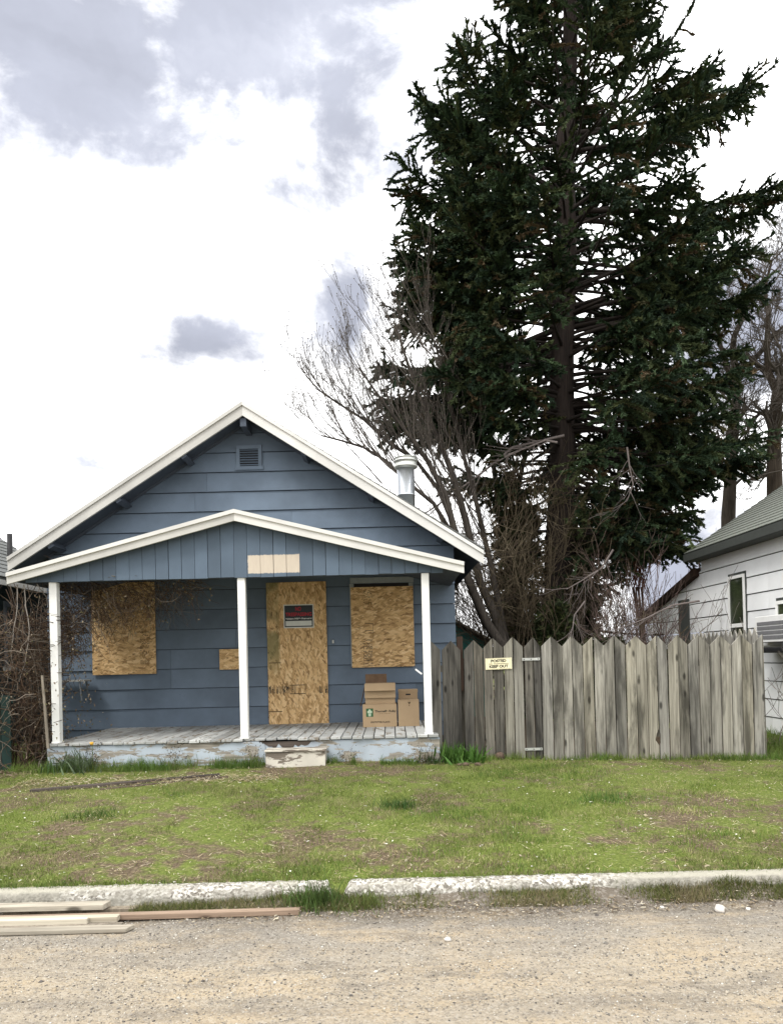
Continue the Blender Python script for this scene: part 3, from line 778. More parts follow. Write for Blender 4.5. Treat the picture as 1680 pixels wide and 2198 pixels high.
# screws holding the boards
for pan, (u0, v0_, u1, v1_), Yq in ((door, (571, 1251, 706, 1553), Yp), (winR, (752, 1259, 890, 1430), Y2), (winL, (196, 1252, 336, 1446), Yp)):
    for fx in (.04, .96):
        for fz in (.04, .5, .96):
            p = at(u0 + (u1 - u0) * fx, v0_ + (v1_ - v0_) * fz, Yq); box('screw', p.x - .006, p.x + .006, Yq - .002, Yq + .001, p.z, p.z + .012, M['black'], pan)
p = at(715, 1378, YW - .02)
bell = box('doorbell', p.x - .022, p.x + .022, YW - .04, YW - .012, p.z - .05, p.z + .05, M['siding'], house)
box('bell_button', p.x - .012, p.x + .012, YW - .048, YW - .0405, p.z - .02, p.z + .03, M['sign_white'], bell)
# small hook on the right post
p = at(905, 1440, YF - .03)
link('post_hook', box_mesh(.02, .02, .10, M['white_post']), None, house, (p.x - .0, YF + .0, p.z - .04), (0, R(-52), 0))

# ---- fixed small things on the porch
sg0, sg1 = at(608, 1298, Yp - .01), at(674, 1347, Yp - .01)
sx, sz = sg1.x - sg0.x, sg0.z - sg1.z; sc_ = Vector(((sg0.x + sg1.x) / 2, Yp - .003, sg1.z))
sign = empty('no_trespassing_sign', sc_, 'black, red and white NO TRESPASSING sign on the boarded door', 'sign')
link('sign_board', box_mesh(sx, .004, sz, M['sign_white']), None, sign, sc_)
yf_ = sc_.y - .0045
box('sign_face', sc_.x - sx / 2 + .016, sc_.x + sx / 2 - .016, yf_ + .0005, yf_ + .0022, sc_.z + .016, sc_.z + sz - .016, M['sign_black'], sign)
yl = yf_ - .0015
letter('NO', .085, M['sign_red'], sign, (sc_.x - .005, yl, sc_.z + sz * .80), .085, .002)
letter('TRESPASSING', .075, M['sign_red'], sign, (sc_.x, yl, sc_.z + sz * .57), sx * .86, .0016)
letter('Violators Will Be Prosecuted', .034, M['sign_white'], sign, (sc_.x, yl, sc_.z + sz * .395), sx * .86, .0012)
box('blank_panel', sc_.x - sx * .43, sc_.x + sx * .43, yl - .001, yl + .0005, sc_.z + sz * .09, sc_.z + sz * .30, M['sign_white'], sign)

# wooden step
s0, s1 = at(570, 1613, 9.12), at(698, 1637, 9.12)
st = empty('wooden_step', ((s0.x + s1.x) / 2, 9.2, .33), 'cream painted wooden box step below the porch floor', 'step')
box('tread', s0.x - .012, s1.x + .012, 9.10, 9.365, s0.z - .012, s0.z + .014, M['step_paint'], st, .004, (0, R(.5), 0))
box('riser', s0.x, s1.x, 9.12, 9.145, .26, s0.z - .018, M['step_paint'], st)
for x in (s0.x + .013, s1.x - .013):
    box('side_panel', x - .012, x + .012, 9.147, 9.36, .26, s0.z - .018, M['step_paint'], st)

# cardboard boxes
def carton(name, x0, x1, y0, y1, z0, z1, label, open_top=False):
    r_ = empty(name, ((x0 + x1) / 2, (y0 + y1) / 2, z0), label, 'box', 'cardboard boxes stacked on the porch')
    t_ = .006
    for (a, b2, c, d2, e, f) in ((x0, x1, y0, y0 + t_, z0, z1), (x0, x1, y1 - t_, y1, z0, z1)):
        box('side_panel', a, b2, c, d2, e, f, M['card'], r_)
    for xx in (x0, x1 - t_):
        box('side_panel', xx, xx + t_, y0 + t_ + .001, y1 - t_ - .001, z0, z1, M['card'], r_)
    box('bottom', x0 + t_, x1 - t_, y0 + t_ + .001, y1 - t_ - .001, z0 + .001, z0 + t_, M['card_in'], r_)
    if not open_top:
        for (xa, xb) in (((x0, (x0 + x1) / 2 - .002)), ((x0 + x1) / 2 + .002, x1)):
            box('top_flap', xa + .002, xb - .002, y0 + .002, y1 - .002, z1 + .0005, z1 + .005, M['card'], r_)
    return r_
YB = 10.55; fz = ZFL + .003
b0, b1 = at(778, 1513, YB), at(852, 1560, YB)
bx1 = carton('cardboard_box', b0.x, b1.x, YB, YB + .38, fz, b0.z, 'brown box printed with green logo and LIVE POTTED PLANTS, bottom of the left stack')
yt = YB - .0012
l0, l1 = at(785.5, 1521, YB), at(801, 1538.5, YB)
lg = box('logo', l0.x, l1.x, yt, YB - .0002, l1.z, l0.z, M['green_print'], bx1)
lw, lh = l1.x - l0.x, l0.z - l1.z; cx = (l0.x + l1.x) / 2
def flatpoly(name, pts, Y, mat, parent):
    c = Vector((sum(p[0] for p in pts) / len(pts), Y, sum(p[1] for p in pts) / len(pts)))
    me = bpy.data.meshes.new(name); me.from_pydata([(p[0] - c.x, 0, p[1] - c.z) for p in pts], [], [tuple(range(len(pts)))])
    return link(name, me, mat, parent, c)
flatpoly('logo_pot', [(cx - .16 * lw, l1.z + .06 * lh), (cx + .16 * lw, l1.z + .06 * lh), (cx + .22 * lw, l1.z + .40 * lh), (cx - .22 * lw, l1.z + .40 * lh)], yt - .0008, M['pale_print'], lg)
for k, (dx, dz_, rr) in enumerate(((-.2, .58, .15), (.2, .58, .15), (0, .74, .17), (0, .52, .12))):
    flatpoly('logo_leaf', [(cx + dx * lw + rr * lw * math.cos(a), l1.z + dz_ * lh + rr * lh * math.sin(a)) for a in np.linspace(0, 2 * math.pi, 10, False)], yt - .0006 - .0001 * k, M['pale_print'], lg)
c_ = at(827, 1526.5, YB); letter('Thornafle Roby', .042, M['ink'], bx1, (c_.x, yt, c_.z), at(849, 1520, YB).x - at(804, 1520, YB).x, .0012)
c_ = at(825, 1531.5, YB); letter('nursery & garden', .014, M['ink_soft'], bx1, (c_.x, yt, c_.z), .17)
c_ = at(816, 1550, YB); letter('LIVE POTTED PLANTS', .032, M['ink'], bx1, (c_.x, yt, c_.z), at(838, 1550, YB).x - at(797, 1550, YB).x, .001)
# open box on top, flaps out
o0, o1 = at(783, 1466, YB + .03), at(848, 1512, YB + .03)
zt0 = b0.z + .007
bx2 = carton('cardboard_box', o0.x, o1.x, YB + .045, YB + .36, zt0, o0.z - .012, 'open brown box with splayed flaps, on top of the left stack', True)
w2 = o1.x - o0.x
box('front_overlap', o0.x - .006, o1.x + .008, YB + .012, YB + .018, zt0 + .085, o0.z - .012, M['card'], bx2)
link('front_flap', box_mesh(w2 + .01, .005, .115, M['card']), None, bx2, ((o0.x + o1.x) / 2, YB - .045, o0.z - .112), (R(-30), 0, 0))
link('back_flap', box_mesh(w2 * .74, .005, .13, M['card_in']), None, bx2, (o0.x + w2 * .36, YB + .36, o0.z - .014), (R(-4), 0, 0))
link('side_flap', box_mesh(.005, .30, .33, M['card_in']), None, bx2, (o0.x - .075, YB + .20, o0.z - .335), (0, R(13), 0))
r0, r1 = at(853, 1504, YB), at(900, 1559, YB)
bx3 = carton('cardboard_box', r0.x + .006, r1.x, YB + .0, YB + .26, fz, r0.z, 'plain brown box with small brown print near its top edge, front right of the pile')
c_ = at(878, 1509, YB)
for k, (dx, dz_, sx_, sz_) in enumerate(((0, 0, .020, .030), (-.012, .012, .012, .014), (.012, .010, .012, .016), (0, -.035, .010, .02))):
    box('print_mark', c_.x + dx - sx_ / 2, c_.x + dx + sx_ / 2, YB - .0012 - .0001 * k, YB - .0002, c_.z + dz_ - sz_ / 2, c_.z + dz_ + sz_ / 2, M['ink_soft'], bx3)
g0, g1 = at(855, 1481, YB + .29), at(897, 1545, YB + .29)
bx4 = carton('cardboard_box', g0.x, g1.x, YB + .29, YB + .60, fz, g0.z - .035, 'taller brown box with a dark hand hole, behind the plain box')
box('lid', g0.x - .004, g1.x + .004, YB + .286, YB + .604, g0.z - .034, g0.z, M['card'], bx4)
c_ = at(875.5, 1490.5, YB + .29)
box('hand_hole', c_.x - .035, c_.x + .035, YB + .2885, YB + .2898, c_.z - .011, c_.z + .011, M['black'], bx4)
# weathered shelf on brackets at the left end of the porch
h0, h1 = at(136, 1466, 11.15), at(181, 1461, 11.15)
sh = empty('wall_shelf', (h0.x + .1, 11.3, h0.z), 'small grey plank shelf on thin legs against the porch wall behind the left post', 'shelf')
link('shelf_plank', box_mesh(h1.x - h0.x + .25, .26, .025, M['floor']), None, sh, ((h0.x + h1.x) / 2 - .12, 11.28, (h0.z + h1.z) / 2), (0, 0, 0))
for dx in (.0, .10):
    link('bracket', box_mesh(.022, .022, .30, M['window_trim_grey']), None, sh, (h1.x - .05 + dx * .2, 11.18 + dx * 2, h1.z - .30), (0, R(-6), 0))
# ------------------------------------------------------------------ picket fence and gate
YFE = 9.62
def picket_mesh(wd, hlow, hpeak, side, notch=None, mat=None):
    """board whose top is cut on a slope: side +1 rises to the right, -1 to the left, 0 pointed"""
    key = ('picket', round(wd, 3), round(hlow, 2), round(hpeak, 2), side, notch, mat.name)
    if key in CACHE: return CACHE[key]
    x = wd / 2; t_ = .009
    if side > 0: top = [(x, hpeak), (-x, hlow)]
    elif side < 0: top = [(x, hlow), (-x, hpeak)]
    else: top = [(x, hlow), (0, hpeak), (-x, hlow)]
    right = []; left = []
    if notch == 'R': right = [(x, .20), (x - .045, .27), (x - .030, .35), (x, .42)]
    if notch == 'L': left = [(-x, .40), (-x + .012, .33), (-x + .01, .24), (-x, .20)]
    poly = [(-x, 0), (x, 0)] + right + top + left
    n = len(poly)
    Vv = [(a, -t_, b) for a, b in poly] + [(a, t_, b) for a, b in poly]
    Fc = [tuple(range(n)), tuple(range(2 * n - 1, n - 1, -1))] + [((i + 1) % n, i, n + i, n + (i + 1) % n) for i in range(n)]
    me = bpy.data.meshes.new('picket'); me.from_pydata(Vv, [], Fc); me.update(); me.materials.append(mat)
    CACHE[key] = me; return me
def fx(u): return at(u, 1500, YFE).x
stub = empty('fence_stub', (fx(957), YFE, .28), 'dark weathered end of the picket fence beside the right porch post', 'fence')
gate = empty('fence_gate', (fx(1062), YFE, .26), 'grey picket gate carrying the cream KEEP OUT sign', 'gate')
fence = empty('picket_fence', (fx(1400), YFE, .24), 'long grey picket fence with pointed tops right of the gate', 'fence')
# measured board edges (photograph scale) and which way each top slopes
spec = []
spec += [(926, 948, -1, stub, 'fence_dark'), (948.5, 990, 0, stub, 'fence_dark')]
e = [996, 1017, 1039, 1060, 1082, 1103, 1124.5]
for i in range(6): spec.append((e[i], e[i + 1], 1 if i % 2 == 0 else -1, gate, 'fence_dark' if i < 4 else 'fence'))
e = [1126, 1146, 1162]
for i in range(2): spec.append((e[i], e[i + 1], 1 if i % 2 == 0 else -1, fence, 'fence_dark'))
u = 1162.5; i = 0
while u < 1640:
    wd = 22.6 + random.uniform(-.5, .5); spec.append((u, min(u + wd, 1641), 1 if i % 2 == 0 else -1, fence, 'fence')); u += wd; i += 1
for j, (u0, u1, side, par, mt) in enumerate(spec):
    um = (u0 + u1) / 2; x0, x1 = fx(u0), fx(u1); xm = (x0 + x1) / 2
    base = H(xm, YFE) - .03
    vpk = np.interp(um, [926, 1000, 1060, 1400, 1640], [1374, 1376, 1369, 1364, 1362])
    zp = at(um, vpk, YFE).z + random.uniform(-.006, .006)
    notch = {1418: None}.get(0)
    if abs(u1 - 1420) < 12: notch = 'R'
    elif abs(u0 - 1420) < 12: notch = 'L'
    me = picket_mesh(round(x1 - x0 - .011 - .004 * (j % 3 == 0), 3), round(zp - base - .122, 2), round(zp - base, 2), side, notch, M[mt])
    link('picket', me, None, par, (xm, YFE + random.uniform(-.006, .006), base), (random.uniform(-.006, .006), random.uniform(-.004, .004), 0))
for par, ua, ub in ((stub, 926, 990), (gate, 997, 1123), (fence, 1127, 1641)):
    for zz in (.55, 1.45):
        box('rail', fx(ua) + .01, fx(ub) - .01, YFE + .02, YFE + .058, zz, zz + .085, M['fence_dark'], par)
for par, uu in ((stub, 992), (fence, 1165), (fence, 1320), (fence, 1480), (fence, 1630)):
    box('fence_post', fx(uu) - .045, fx(uu) + .045, YFE + .06, YFE + .15, .1, 1.62, M['fence_dark'], par)
# the red-brown post top that shows between stub and gate
box('post_top', fx(984), fx(996), YFE + .02, YFE + .10, 1.2, at(990, 1366, YFE).z, M['bark'], stub)
# strap hinges
for (u0, v0_, u1, v1_) in ((1120, 1415, 1158, 1415), (1126, 1608, 1164, 1607)):
    a_, b_ = at(u0, v0_, YFE - .02), at(u1, v1_, YFE - .02)
    h_ = box('strap_hinge', a_.x, b_.x, YFE - .024, YFE - .018, a_.z - .018, a_.z + .014, M['galv_dull'], gate)
    for f in (.1, .5, .9): xx = a_.x + (b_.x - a_.x) * f; box('hinge_screw', xx - .006, xx + .006, YFE - .027, YFE - .0242, a_.z - .008, a_.z + .004, M['black'], h_)
# knots and nail heads on single boards, as dark plugs
# return run of the fence, going back from its right end
ret = empty('fence_return', (fx(1641), YFE + 1, .24), 'grey picket fence running back from the right end of the front fence', 'fence')
for k in range(15):
    y = YFE + .12 + k * .142
    base = .21; zp = 1.93 - .01 * (k % 3)
    me = picket_mesh(.128, round(zp - base - .10, 2), round(zp - base, 2), 0, None, M['fence'])
    link('picket', me, None, ret, (fx(1641) - .02 + random.uniform(-.004, .004), y + .06, base), (0, random.uniform(-.006, .006), R(90)))
for zz in (.55, 1.45): box('rail', fx(1641), fx(1641) + .04, YFE + .2, YFE + 2.25, zz, zz + .085, M['fence_dark'], ret)
# KEEP OUT sign on the gate
k0, k1 = at(1041, 1412, YFE - .02), at(1098, 1437, YFE - .02)
kc = Vector(((k0.x + k1.x) / 2, YFE - .022, (k0.z + k1.z) / 2)); kw, kh = k1.x - k0.x, .145
ks = empty('keep_out_sign', kc, 'small cream POSTED KEEP OUT sign on the gate', 'sign')
ks.rotation_euler = (0, R(-1.0), 0)
def klink(name, me, x, y, z, rot=(0, 0, 0)): return link(name, me, None, ks, (kc.x + x, kc.y + y, kc.z + z), rot)
klink('sign_board', box_mesh(kw, .004, kh, M['sign_cream']), 0, 0, -kh / 2)
klink('lettering', text_mesh('POSTED', .046, M['ink'], kw * .58, .0022), 0, -.0032, kh * .24, (R(90), 0, 0))
klink('lettering', text_mesh('NO TRESPASSING', .018, M['ink_soft'], kw * .74, .0004), 0, -.0032, -.002, (R(90), 0, 0))
klink('lettering', text_mesh('KEEP OUT', .046, M['ink'], kw * .72, .0022), 0, -.0032, -kh * .25, (R(90), 0, 0))
for dx, dz_, wx, wz in ((0, kh * .45, kw * .9, .002), (0, -kh * .45, kw * .9, .002), (-kw * .45, -kh * .45, .002, kh * .9), (kw * .45, -kh * .45, .002, kh * .9)):
    klink('border_line', box_mesh(wx, .001, wz, M['ink_soft']), dx, -.0026, dz_)

# ------------------------------------------------------------------ white neighbour house, right
nh = empty('white_house', (8, 12, .3), 'white lap sided neighbouring house with grey shingle roof at the right edge', 'house')
XW, XE = 6.30, 6.0
ev = at(1474, 1190, 15.14); ZE = ev.z; NS = .66
ZFAR = 15.05
box('wall_core', XW + .012, 12.5, 5.5, ZFAR, .15, ZE - .02, M['dark_trim'], nh)  # dark colour showing between the white planks imitates their lap shadow
z = .22
while z < ZE - .05:
    zt = min(z + .282, ZE - .03)
    for y0, y1 in ((5.5, 9.1), (9.103, 12.4), (12.403, ZFAR)):
        Vv = []
        for yy in (y0, y1): Vv += [(-.018, yy - y0, 0), (-.002, yy - y0, zt - z), (.028, yy - y0, zt - z), (.028, yy - y0, 0)]
        me = bpy.data.meshes.new('siding_plank'); me.from_pydata(Vv, [], [(0, 4, 5, 1), (1, 5, 6, 2), (2, 6, 7, 3), (3, 7, 4, 0), (0, 1, 2, 3), (7, 6, 5, 4)])
        link('siding_plank', me, M['white_siding'], nh, (XW, y0, z))
    z += .30
# rear addition with a roof falling away to the back
za0, za1 = at(1500, 1224, 15.1).z, at(1390, 1318, 18.3).z
def addition_plank(z0, z1):
    ye = lambda zz: ZFAR + .005 + (18.3 - ZFAR) * min(1, max(0, (za0 - zz) / (za0 - za1)))
    b0, b1 = ye(z0 + .02), ye(z1)
    if b0 - ZFAR < .05: return
    Vv = [(-.012, 0, 0), (-.012, b0 - ZFAR, 0), (-.002, max(.01, b1 - ZFAR), z1 - z0), (-.002, 0, z1 - z0), (.03, 0, 0), (.03, b0 - ZFAR, 0), (.03, max(.01, b1 - ZFAR), z1 - z0), (.03, 0, z1 - z0)]
    me = bpy.data.meshes.new('siding_plank'); me.from_pydata(Vv, [], [(0, 3, 2, 1), (4, 5, 6, 7), (0, 1, 5, 4), (1, 2, 6, 5), (2, 3, 7, 6)])
    link('siding_plank', me, M['white_siding'], nh, (XW + .004, ZFAR + .004, z0))
z = .22
while z < za0 - .05: addition_plank(z, min(z + .282, za0)); z += .30
nr = link('roof', bpy.data.meshes.new('roof'), None, nh, (XE, ZFAR, ZE))
RW = 4.2; ye0, ye1 = 5.2 - ZFAR, .12
Vv = []
for yy in (ye0, ye1): Vv += [(0, yy, 0), (RW, yy, RW * NS), (RW, yy, RW * NS - .14), (0, yy, -.14)]
nr.data.from_pydata(Vv, [], [(0, 4, 5, 1), (2, 6, 7, 3), (0, 1, 2, 3), (7, 6, 5, 4), (4, 0, 3, 7)]); nr.data.materials.append(M['dark_trim'])
nang = math.atan(NS); nL = math.hypot(RW, RW * NS); ncs = 30
for i in range(ncs):
    dm = nL * (i + .5) / ncs
    for j in range(3):
        ya, yb = 5.2 + j * 3.323, 5.2 + (j + 1) * 3.323 - .004
        link('shingle_course', box_mesh(nL / ncs * 1.1, yb - ya, .014, M['shingle']), None, nr, (XE + dm * math.cos(nang), (ya + yb) / 2, ZE + dm * math.sin(nang) + .004), (0, -nang + .07, 0))
box('soffit', XE + .01, XW + .02, 5.2, ZFAR + .1, ZE - .16, ZE - .142, M['dark_trim'], nh)
box('fascia_board', XE - .02, XE - .001, 5.2, ZFAR + .12, ZE - .155, ZE - .012, M['dark_trim'], nh)
# addition roof: rake board and deck
def slab_y(name, x0, x1, y0, z0, y1, z1, th_, mat, par):
    Vv = [(x0, y0, z0), (x1, y0, z0), (x1, y1, z1), (x0, y1, z1), (x0, y0, z0 - th_), (x1, y0, z0 - th_), (x1, y1, z1 - th_), (x0, y1, z1 - th_)]
    c = Vector(((x0 + x1) / 2, (y0 + y1) / 2, (z0 + z1) / 2))
    me = bpy.data.meshes.new(name); me.from_pydata([tuple(Vector(v) - c) for v in Vv], [], [(0, 1, 2, 3), (7, 6, 5, 4), (0, 4, 5, 1), (1, 5, 6, 2), (2, 6, 7, 3), (3, 7, 4, 0)])
    return link(name, me, mat, par, c)
slab_y('addition_roof', XW - .12, 11, ZFAR + .13, za0 + .05, 18.7, za1 - .06, .16, M['bark'], nh)
# windows
def side_window(y0, y1, z0, z1, sill=None):
    w_ = empty('window', (XW, (y0 + y1) / 2, z0), None, None); w_.parent = nh; w_.location = wpos(w_) - wpos(nh)
    box('casing', XW - .030, XW - .019, y0, y1, z0, z1, M['dark_trim'], w_)
    f = .055
    for (ya, yb, za_, zb_) in ((y0 + .03, y1 - .03, z1 - .05 - f, z1 - .05), (y0 + .03, y0 + .03 + f * .6, z0, z1 - .05 - f), (y1 - .03 - f, y1 - .03, z0, z1 - .05 - f)):
        box('frame', XW - .062, XW - .0305, ya, yb, za_, zb_, M['frame_white'], w_)
    if sill: box('meeting_rail', XW - .060, XW - .0305, y0 + .03 + f * .6, y1 - .03 - f, sill, sill + .07, M['frame_white'], w_)
    box('pane', XW - .044, XW - .0308, y0 + .03 + f * .6, y1 - .03 - f, z0 + .01, z1 - .05 - f, M['glass'], w_)
yn = lambda u: FPX * XW / (u - CU)
side_window(yn(1607), yn(1569), 1.1, at(1588, 1229, yn(1588)).z, at(1588, 1338, yn(1588)).z - .07)
side_window(yn(1750), yn(1671), 1.75, at(1672, 1284, yn(1672)).z)
yb0, yb1 = yn(1482), yn(1460)
wb = box('rear_door', XW - .032, XW - .013, yb0, yb1, .3, at(1468, 1288, yn(1468)).z, M['dark_trim'], nh)
# window air conditioner with its side curtain
yc0, yc1 = FPX * 6.05 / (1740 - CU), yn(1633)
ac0, ac1 = at(1640, 1377, yc1).z, at(1640, 1330, yc1).z
ac = empty('air_conditioner', (XW, (yc0 + yc1) / 2, ac0), 'white window air conditioner with grey side curtain on the white house', 'air conditioner')
box('housing', 6.02, XW - .065, yc0 - .2, yc1 - .38, ac0 - .02, ac1 + .03, M['frame_white'], ac, .008)
for k in range(4): box('louvre', 6.01, 6.02, yc0 - .15, yc1 - .45, ac0 + .03 + k * .075, ac0 + .085 + k * .075, M['grille'], ac)
box('curtain_frame', XW - .075, XW - .064, yc1 - .375, yc1 - .32, ac0 - .02, ac1 + .03, M['frame_white'], ac)
for k in range(5): box('side_curtain', XW - .078, XW - .066, yc1 - .318 + k * .064, yc1 - .318 + k * .064 + .06, ac0, ac1, M['grille'], ac)
box('bottom_rail', XW - .085, XW - .064, yc0 - .1, yc1, ac0 - .07, ac0 - .022, M['frame_white'], ac)
box('support_tray', 5.93, XW - .07, yc0 - .25, yc1 - .52, ac0 - .19, ac0 - .10, M['black'], ac, .02)

# ------------------------------------------------------------------ dark neighbour house, left
lh_ = empty('dark_house', (-8, 12.5, .3), 'dark sided neighbouring house with grey shingle roof at the left edge', 'house')
XLW, XLE = -6.38, -6.02
ZLE = at(0, 1237, FPX * 6.02 / 840).z
YL0, YL1 = 8.0, 14.6
box('wall_core', -12, XLW - .02, YL0 + .2, YL1 - .2, .15, ZLE, M['dark_wall'], lh_)
z = .25
while z < ZLE - .05:
    Vv = []; zt = min(.2, ZLE - z)
    for yy in (0, YL1 - YL0 - .4): Vv += [(.014, yy, 0), (.001, yy, zt + .008), (-.02, yy, zt + .008), (-.02, yy, 0)]
    me = bpy.data.meshes.new('siding_plank'); me.from_pydata(Vv, [], [(1, 5, 4, 0), (2, 6, 5, 1), (3, 7, 6, 2), (0, 4, 7, 3), (3, 2, 1, 0), (4, 5, 6, 7)])
    link('siding_plank', me, M['dark_wall'], lh_, (XLW, YL0 + .2, z)); z += .2
lr = link('roof', bpy.data.meshes.new('roof'), None, lh_, (XLE, YL1, ZLE))
LS = .70; LW = 4.6; Vv = []
for yy in (YL0 - YL1, 0): Vv += [(0, yy, 0), (-LW, yy, LW * LS), (-LW, yy, LW * LS - .13), (0, yy, -.13)]
lr.data.from_pydata(Vv, [], [(1, 5, 4, 0), (3, 7, 6, 2), (3, 2, 1, 0), (4, 5, 6, 7), (0, 4, 7, 3)]); lr.data.materials.append(M['dark_trim'])
lang = math.atan(LS); lL = math.hypot(LW, LW * LS)
for i in range(32):
    dm = lL * (i + .5) / 32
    for j in range(2):
        ya, yb = YL0 + j * 3.3, YL0 + (j + 1) * 3.3 - .004
        link('shingle_course', box_mesh(lL / 32 * 1.1, yb - ya, .014, M['shingle_dark']), None, lr, (XLE - dm * math.cos(lang), (ya + yb) / 2, ZLE + dm * math.sin(lang) + .004), (0, lang - .07, 0))
p = at(22, 1178, 13.3)
zr = ZLE + (XLE - p.x) * LS
link('vent_pipe', lathe_mesh('vent_pipe', [(.045, -.15), (.045, at(22, 1146, 13.3).z - zr), (.03, at(22, 1146, 13.3).z - zr)], M['black'], 12), None, lr, (p.x, 13.3, zr))
link('pipe_flashing', lathe_mesh('pipe_flashing', [(.14, -.06), (.06, .04), (.05, .05)], M['galv_dull'], 12), None, lr, (p.x, 13.3, zr))
box('gutter', XLE - .001, XLE + .06, YL0, YL1, ZLE - .13, ZLE - .05, M['white_dirty'], lh_)
yq = lambda u: FPX * 6.37 / (CU - u)
w_ = empty('window', (XLW, yq(22), 1.6), None, None); w_.parent = lh_; w_.location = wpos(w_) - wpos(lh_)
wz0, wz1 = at(20, 1440, yq(20)).z, at(20, 1292, yq(20)).z
wy0, wy1 = yq(8), yq(52)
box('pane', XLW + .016, XLW + .022, wy0, wy1, wz0, wz1, M['glass'], w_)
for (ya, yb, za_, zb_) in ((wy0, wy1, wz1 - .09, wz1), (wy0 - .05, wy1 + .05, wz0, wz0 + .08), (wy0, wy0 + .07, wz0 + .08, wz1 - .09), (wy1 - .07, wy1, wz0 + .08, wz1 - .09), (wy0 + .07, wy1 - .07, (wz0 + wz1) / 2 - .03, (wz0 + wz1) / 2 + .03)):
    box('frame', XLW + .0225, XLW + .045, ya, yb, za_, zb_, M['window_trim_grey'] if za_ > wz0 + .05 else M['white_dirty'], w_)

# ------------------------------------------------------------------ teal shed behind the fence
YS = 16.5
sa, sb = at(978, 1336, YS), at(1046, 1373, YS)
sh2 = empty('teal_shed', (sa.x, YS + 1, .2), 'low teal shed with a sloping roof edge behind the fence', 'shed')
sl = (sb.z - sa.z) / (sb.x - sa.x)
xl = sa.x - 1.2; zl = sa.z - sl * 1.2
prism_xz('wall', [(xl, .15), (sb.x - .05, .15), (sb.x - .05, sb.z - .06), (xl, zl - .06)], YS, YS + 2.2, M['teal'], sh2)
prism_xz('roof', [(xl, zl - .02), (sb.x + .1, sb.z + sl * .1 - .02), (sb.x + .1, sb.z + sl * .1 + .05), (xl, zl + .05)], YS - .12, YS + 2.3, M['shingle_dark'], sh2)
prism_xz('rake_board', [(xl, zl - .0), (sb.x + .1, sb.z + sl * .1 - .0), (sb.x + .1, sb.z + sl * .1 + .045), (xl, zl + .045)], YS - .15, YS - .122, M['stick'], sh2)

# ------------------------------------------------------------------ loose boards in the gutter
def lumber(ue, vfb, Yf, zb, wd, th_, mat, label, xstart=-3.3, yaw=0.0, cut=0.0):
    xe = at(ue, vfb, Yf).x; Lx = xe - xstart; t_ = th_; y = wd
    Vv = [(0, 0, 0), (Lx, 0, 0), (Lx + cut, y, 0), (0, y, 0), (0, 0, t_), (Lx, 0, t_), (Lx + cut, y, t_), (0, y, t_)]
    Vv = [(a - Lx, b, c) for a, b, c in Vv]
    me = bpy.data.meshes.new('lumber'); me.from_pydata(Vv, [], [(3, 2, 1, 0), (4, 5, 6, 7), (0, 1, 5, 4), (1, 2, 6, 5), (2, 3, 7, 6), (3, 0, 4, 7)])
    o = link('lumber_board', me, mat, None, (xe, Yf, zb), (0, 0, yaw))
    bv = o.modifiers.new('edge', 'BEVEL'); bv.width = .003; bv.segments = 1
    return tag(o, label, 'board', 'loose boards lying in the gutter')
lumber(222, 1951, 4.885, .050, .085, .036, M['lumber'], 'pale board lying highest, nearest the kerb in the lumber pile', yaw=.000, cut=.02)
lumber(292, 1951, 4.93, .012, .06, .030, M['stick'], 'short grey board end sticking out behind the pale top board', -2.6)
lumber(643, 1967, 4.80, .014, .055, .036, M['lumber_brown'], 'long reddish brown board reaching farthest right from the pile', yaw=.012)
lumber(252, 1973, 4.735, .020, .055, .036, M['lumber'], 'pale brown board ending just in front of the long red board', yaw=.004)
lumber(187, 1977, 4.700, .022, .030, .038, M['step'], 'narrow pale board in the middle of the pile, ending shortest')
lumber(258, 1985, 4.665, .006, .06, .020, M['stick'], 'thin grey board tucked behind the front board of the pile')
lumber(270, 1997, 4.590, .004, .075, .026, M['lumber'], 'flat pale board at the front of the lumber pile', cut=.03)
# rotten planks in the grass
r0, r1 = at(66, 1692, 8.2), at(492, 1657, 8.75)
def ground_plank(x0, y0, x1, y1, wd, th_, mat, label, dz_=.0):
    Lx = math.hypot(x1 - x0, y1 - y0); o = link('old_plank', box_mesh(Lx, wd, th_, mat, .004), None, None,
        ((x0 + x1) / 2, (y0 + y1) / 2, (H(x0, y0) + H(x1, y1)) / 2 + dz_ - .003), (0, math.atan2(-(H(x1, y1) - H(x0, y0)), Lx), math.atan2(y1 - y0, x1 - x0)))
    return tag(o, label, 'plank', 'old planks in the grass')
ground_plank(r0.x, 8.2, r1.x - .1, 8.72, .10, .035, M['rotten'], 'long dark rotten plank in the grass before the porch', -.006)
ground_plank(r0.x + .75, 8.22, r1.x + .02, 8.62, .07, .022, M['rotten'], 'thinner worn plank alongside the long dark plank', -.004)
# pale stake leaning in the vine tangle
p0, p1 = at(86, 1450, 9.2), at(104, 1597, 9.2)
tb = Tubes(); tb.add([Vector((p1.x, 9.2, p1.z - .05)), Vector(((p0.x + p1.x) / 2 + .005, 9.22, (p0.z + p1.z) / 2)), Vector((p0.x, 9.26, p0.z))], [.022, .020, .016], 4)
tag(tb.build('wooden_stake', M['stick'], None, (p1.x, 9.2, p1.z - .05)), 'pale wooden stake leaning in the vine tangle left of the porch', 'stake')
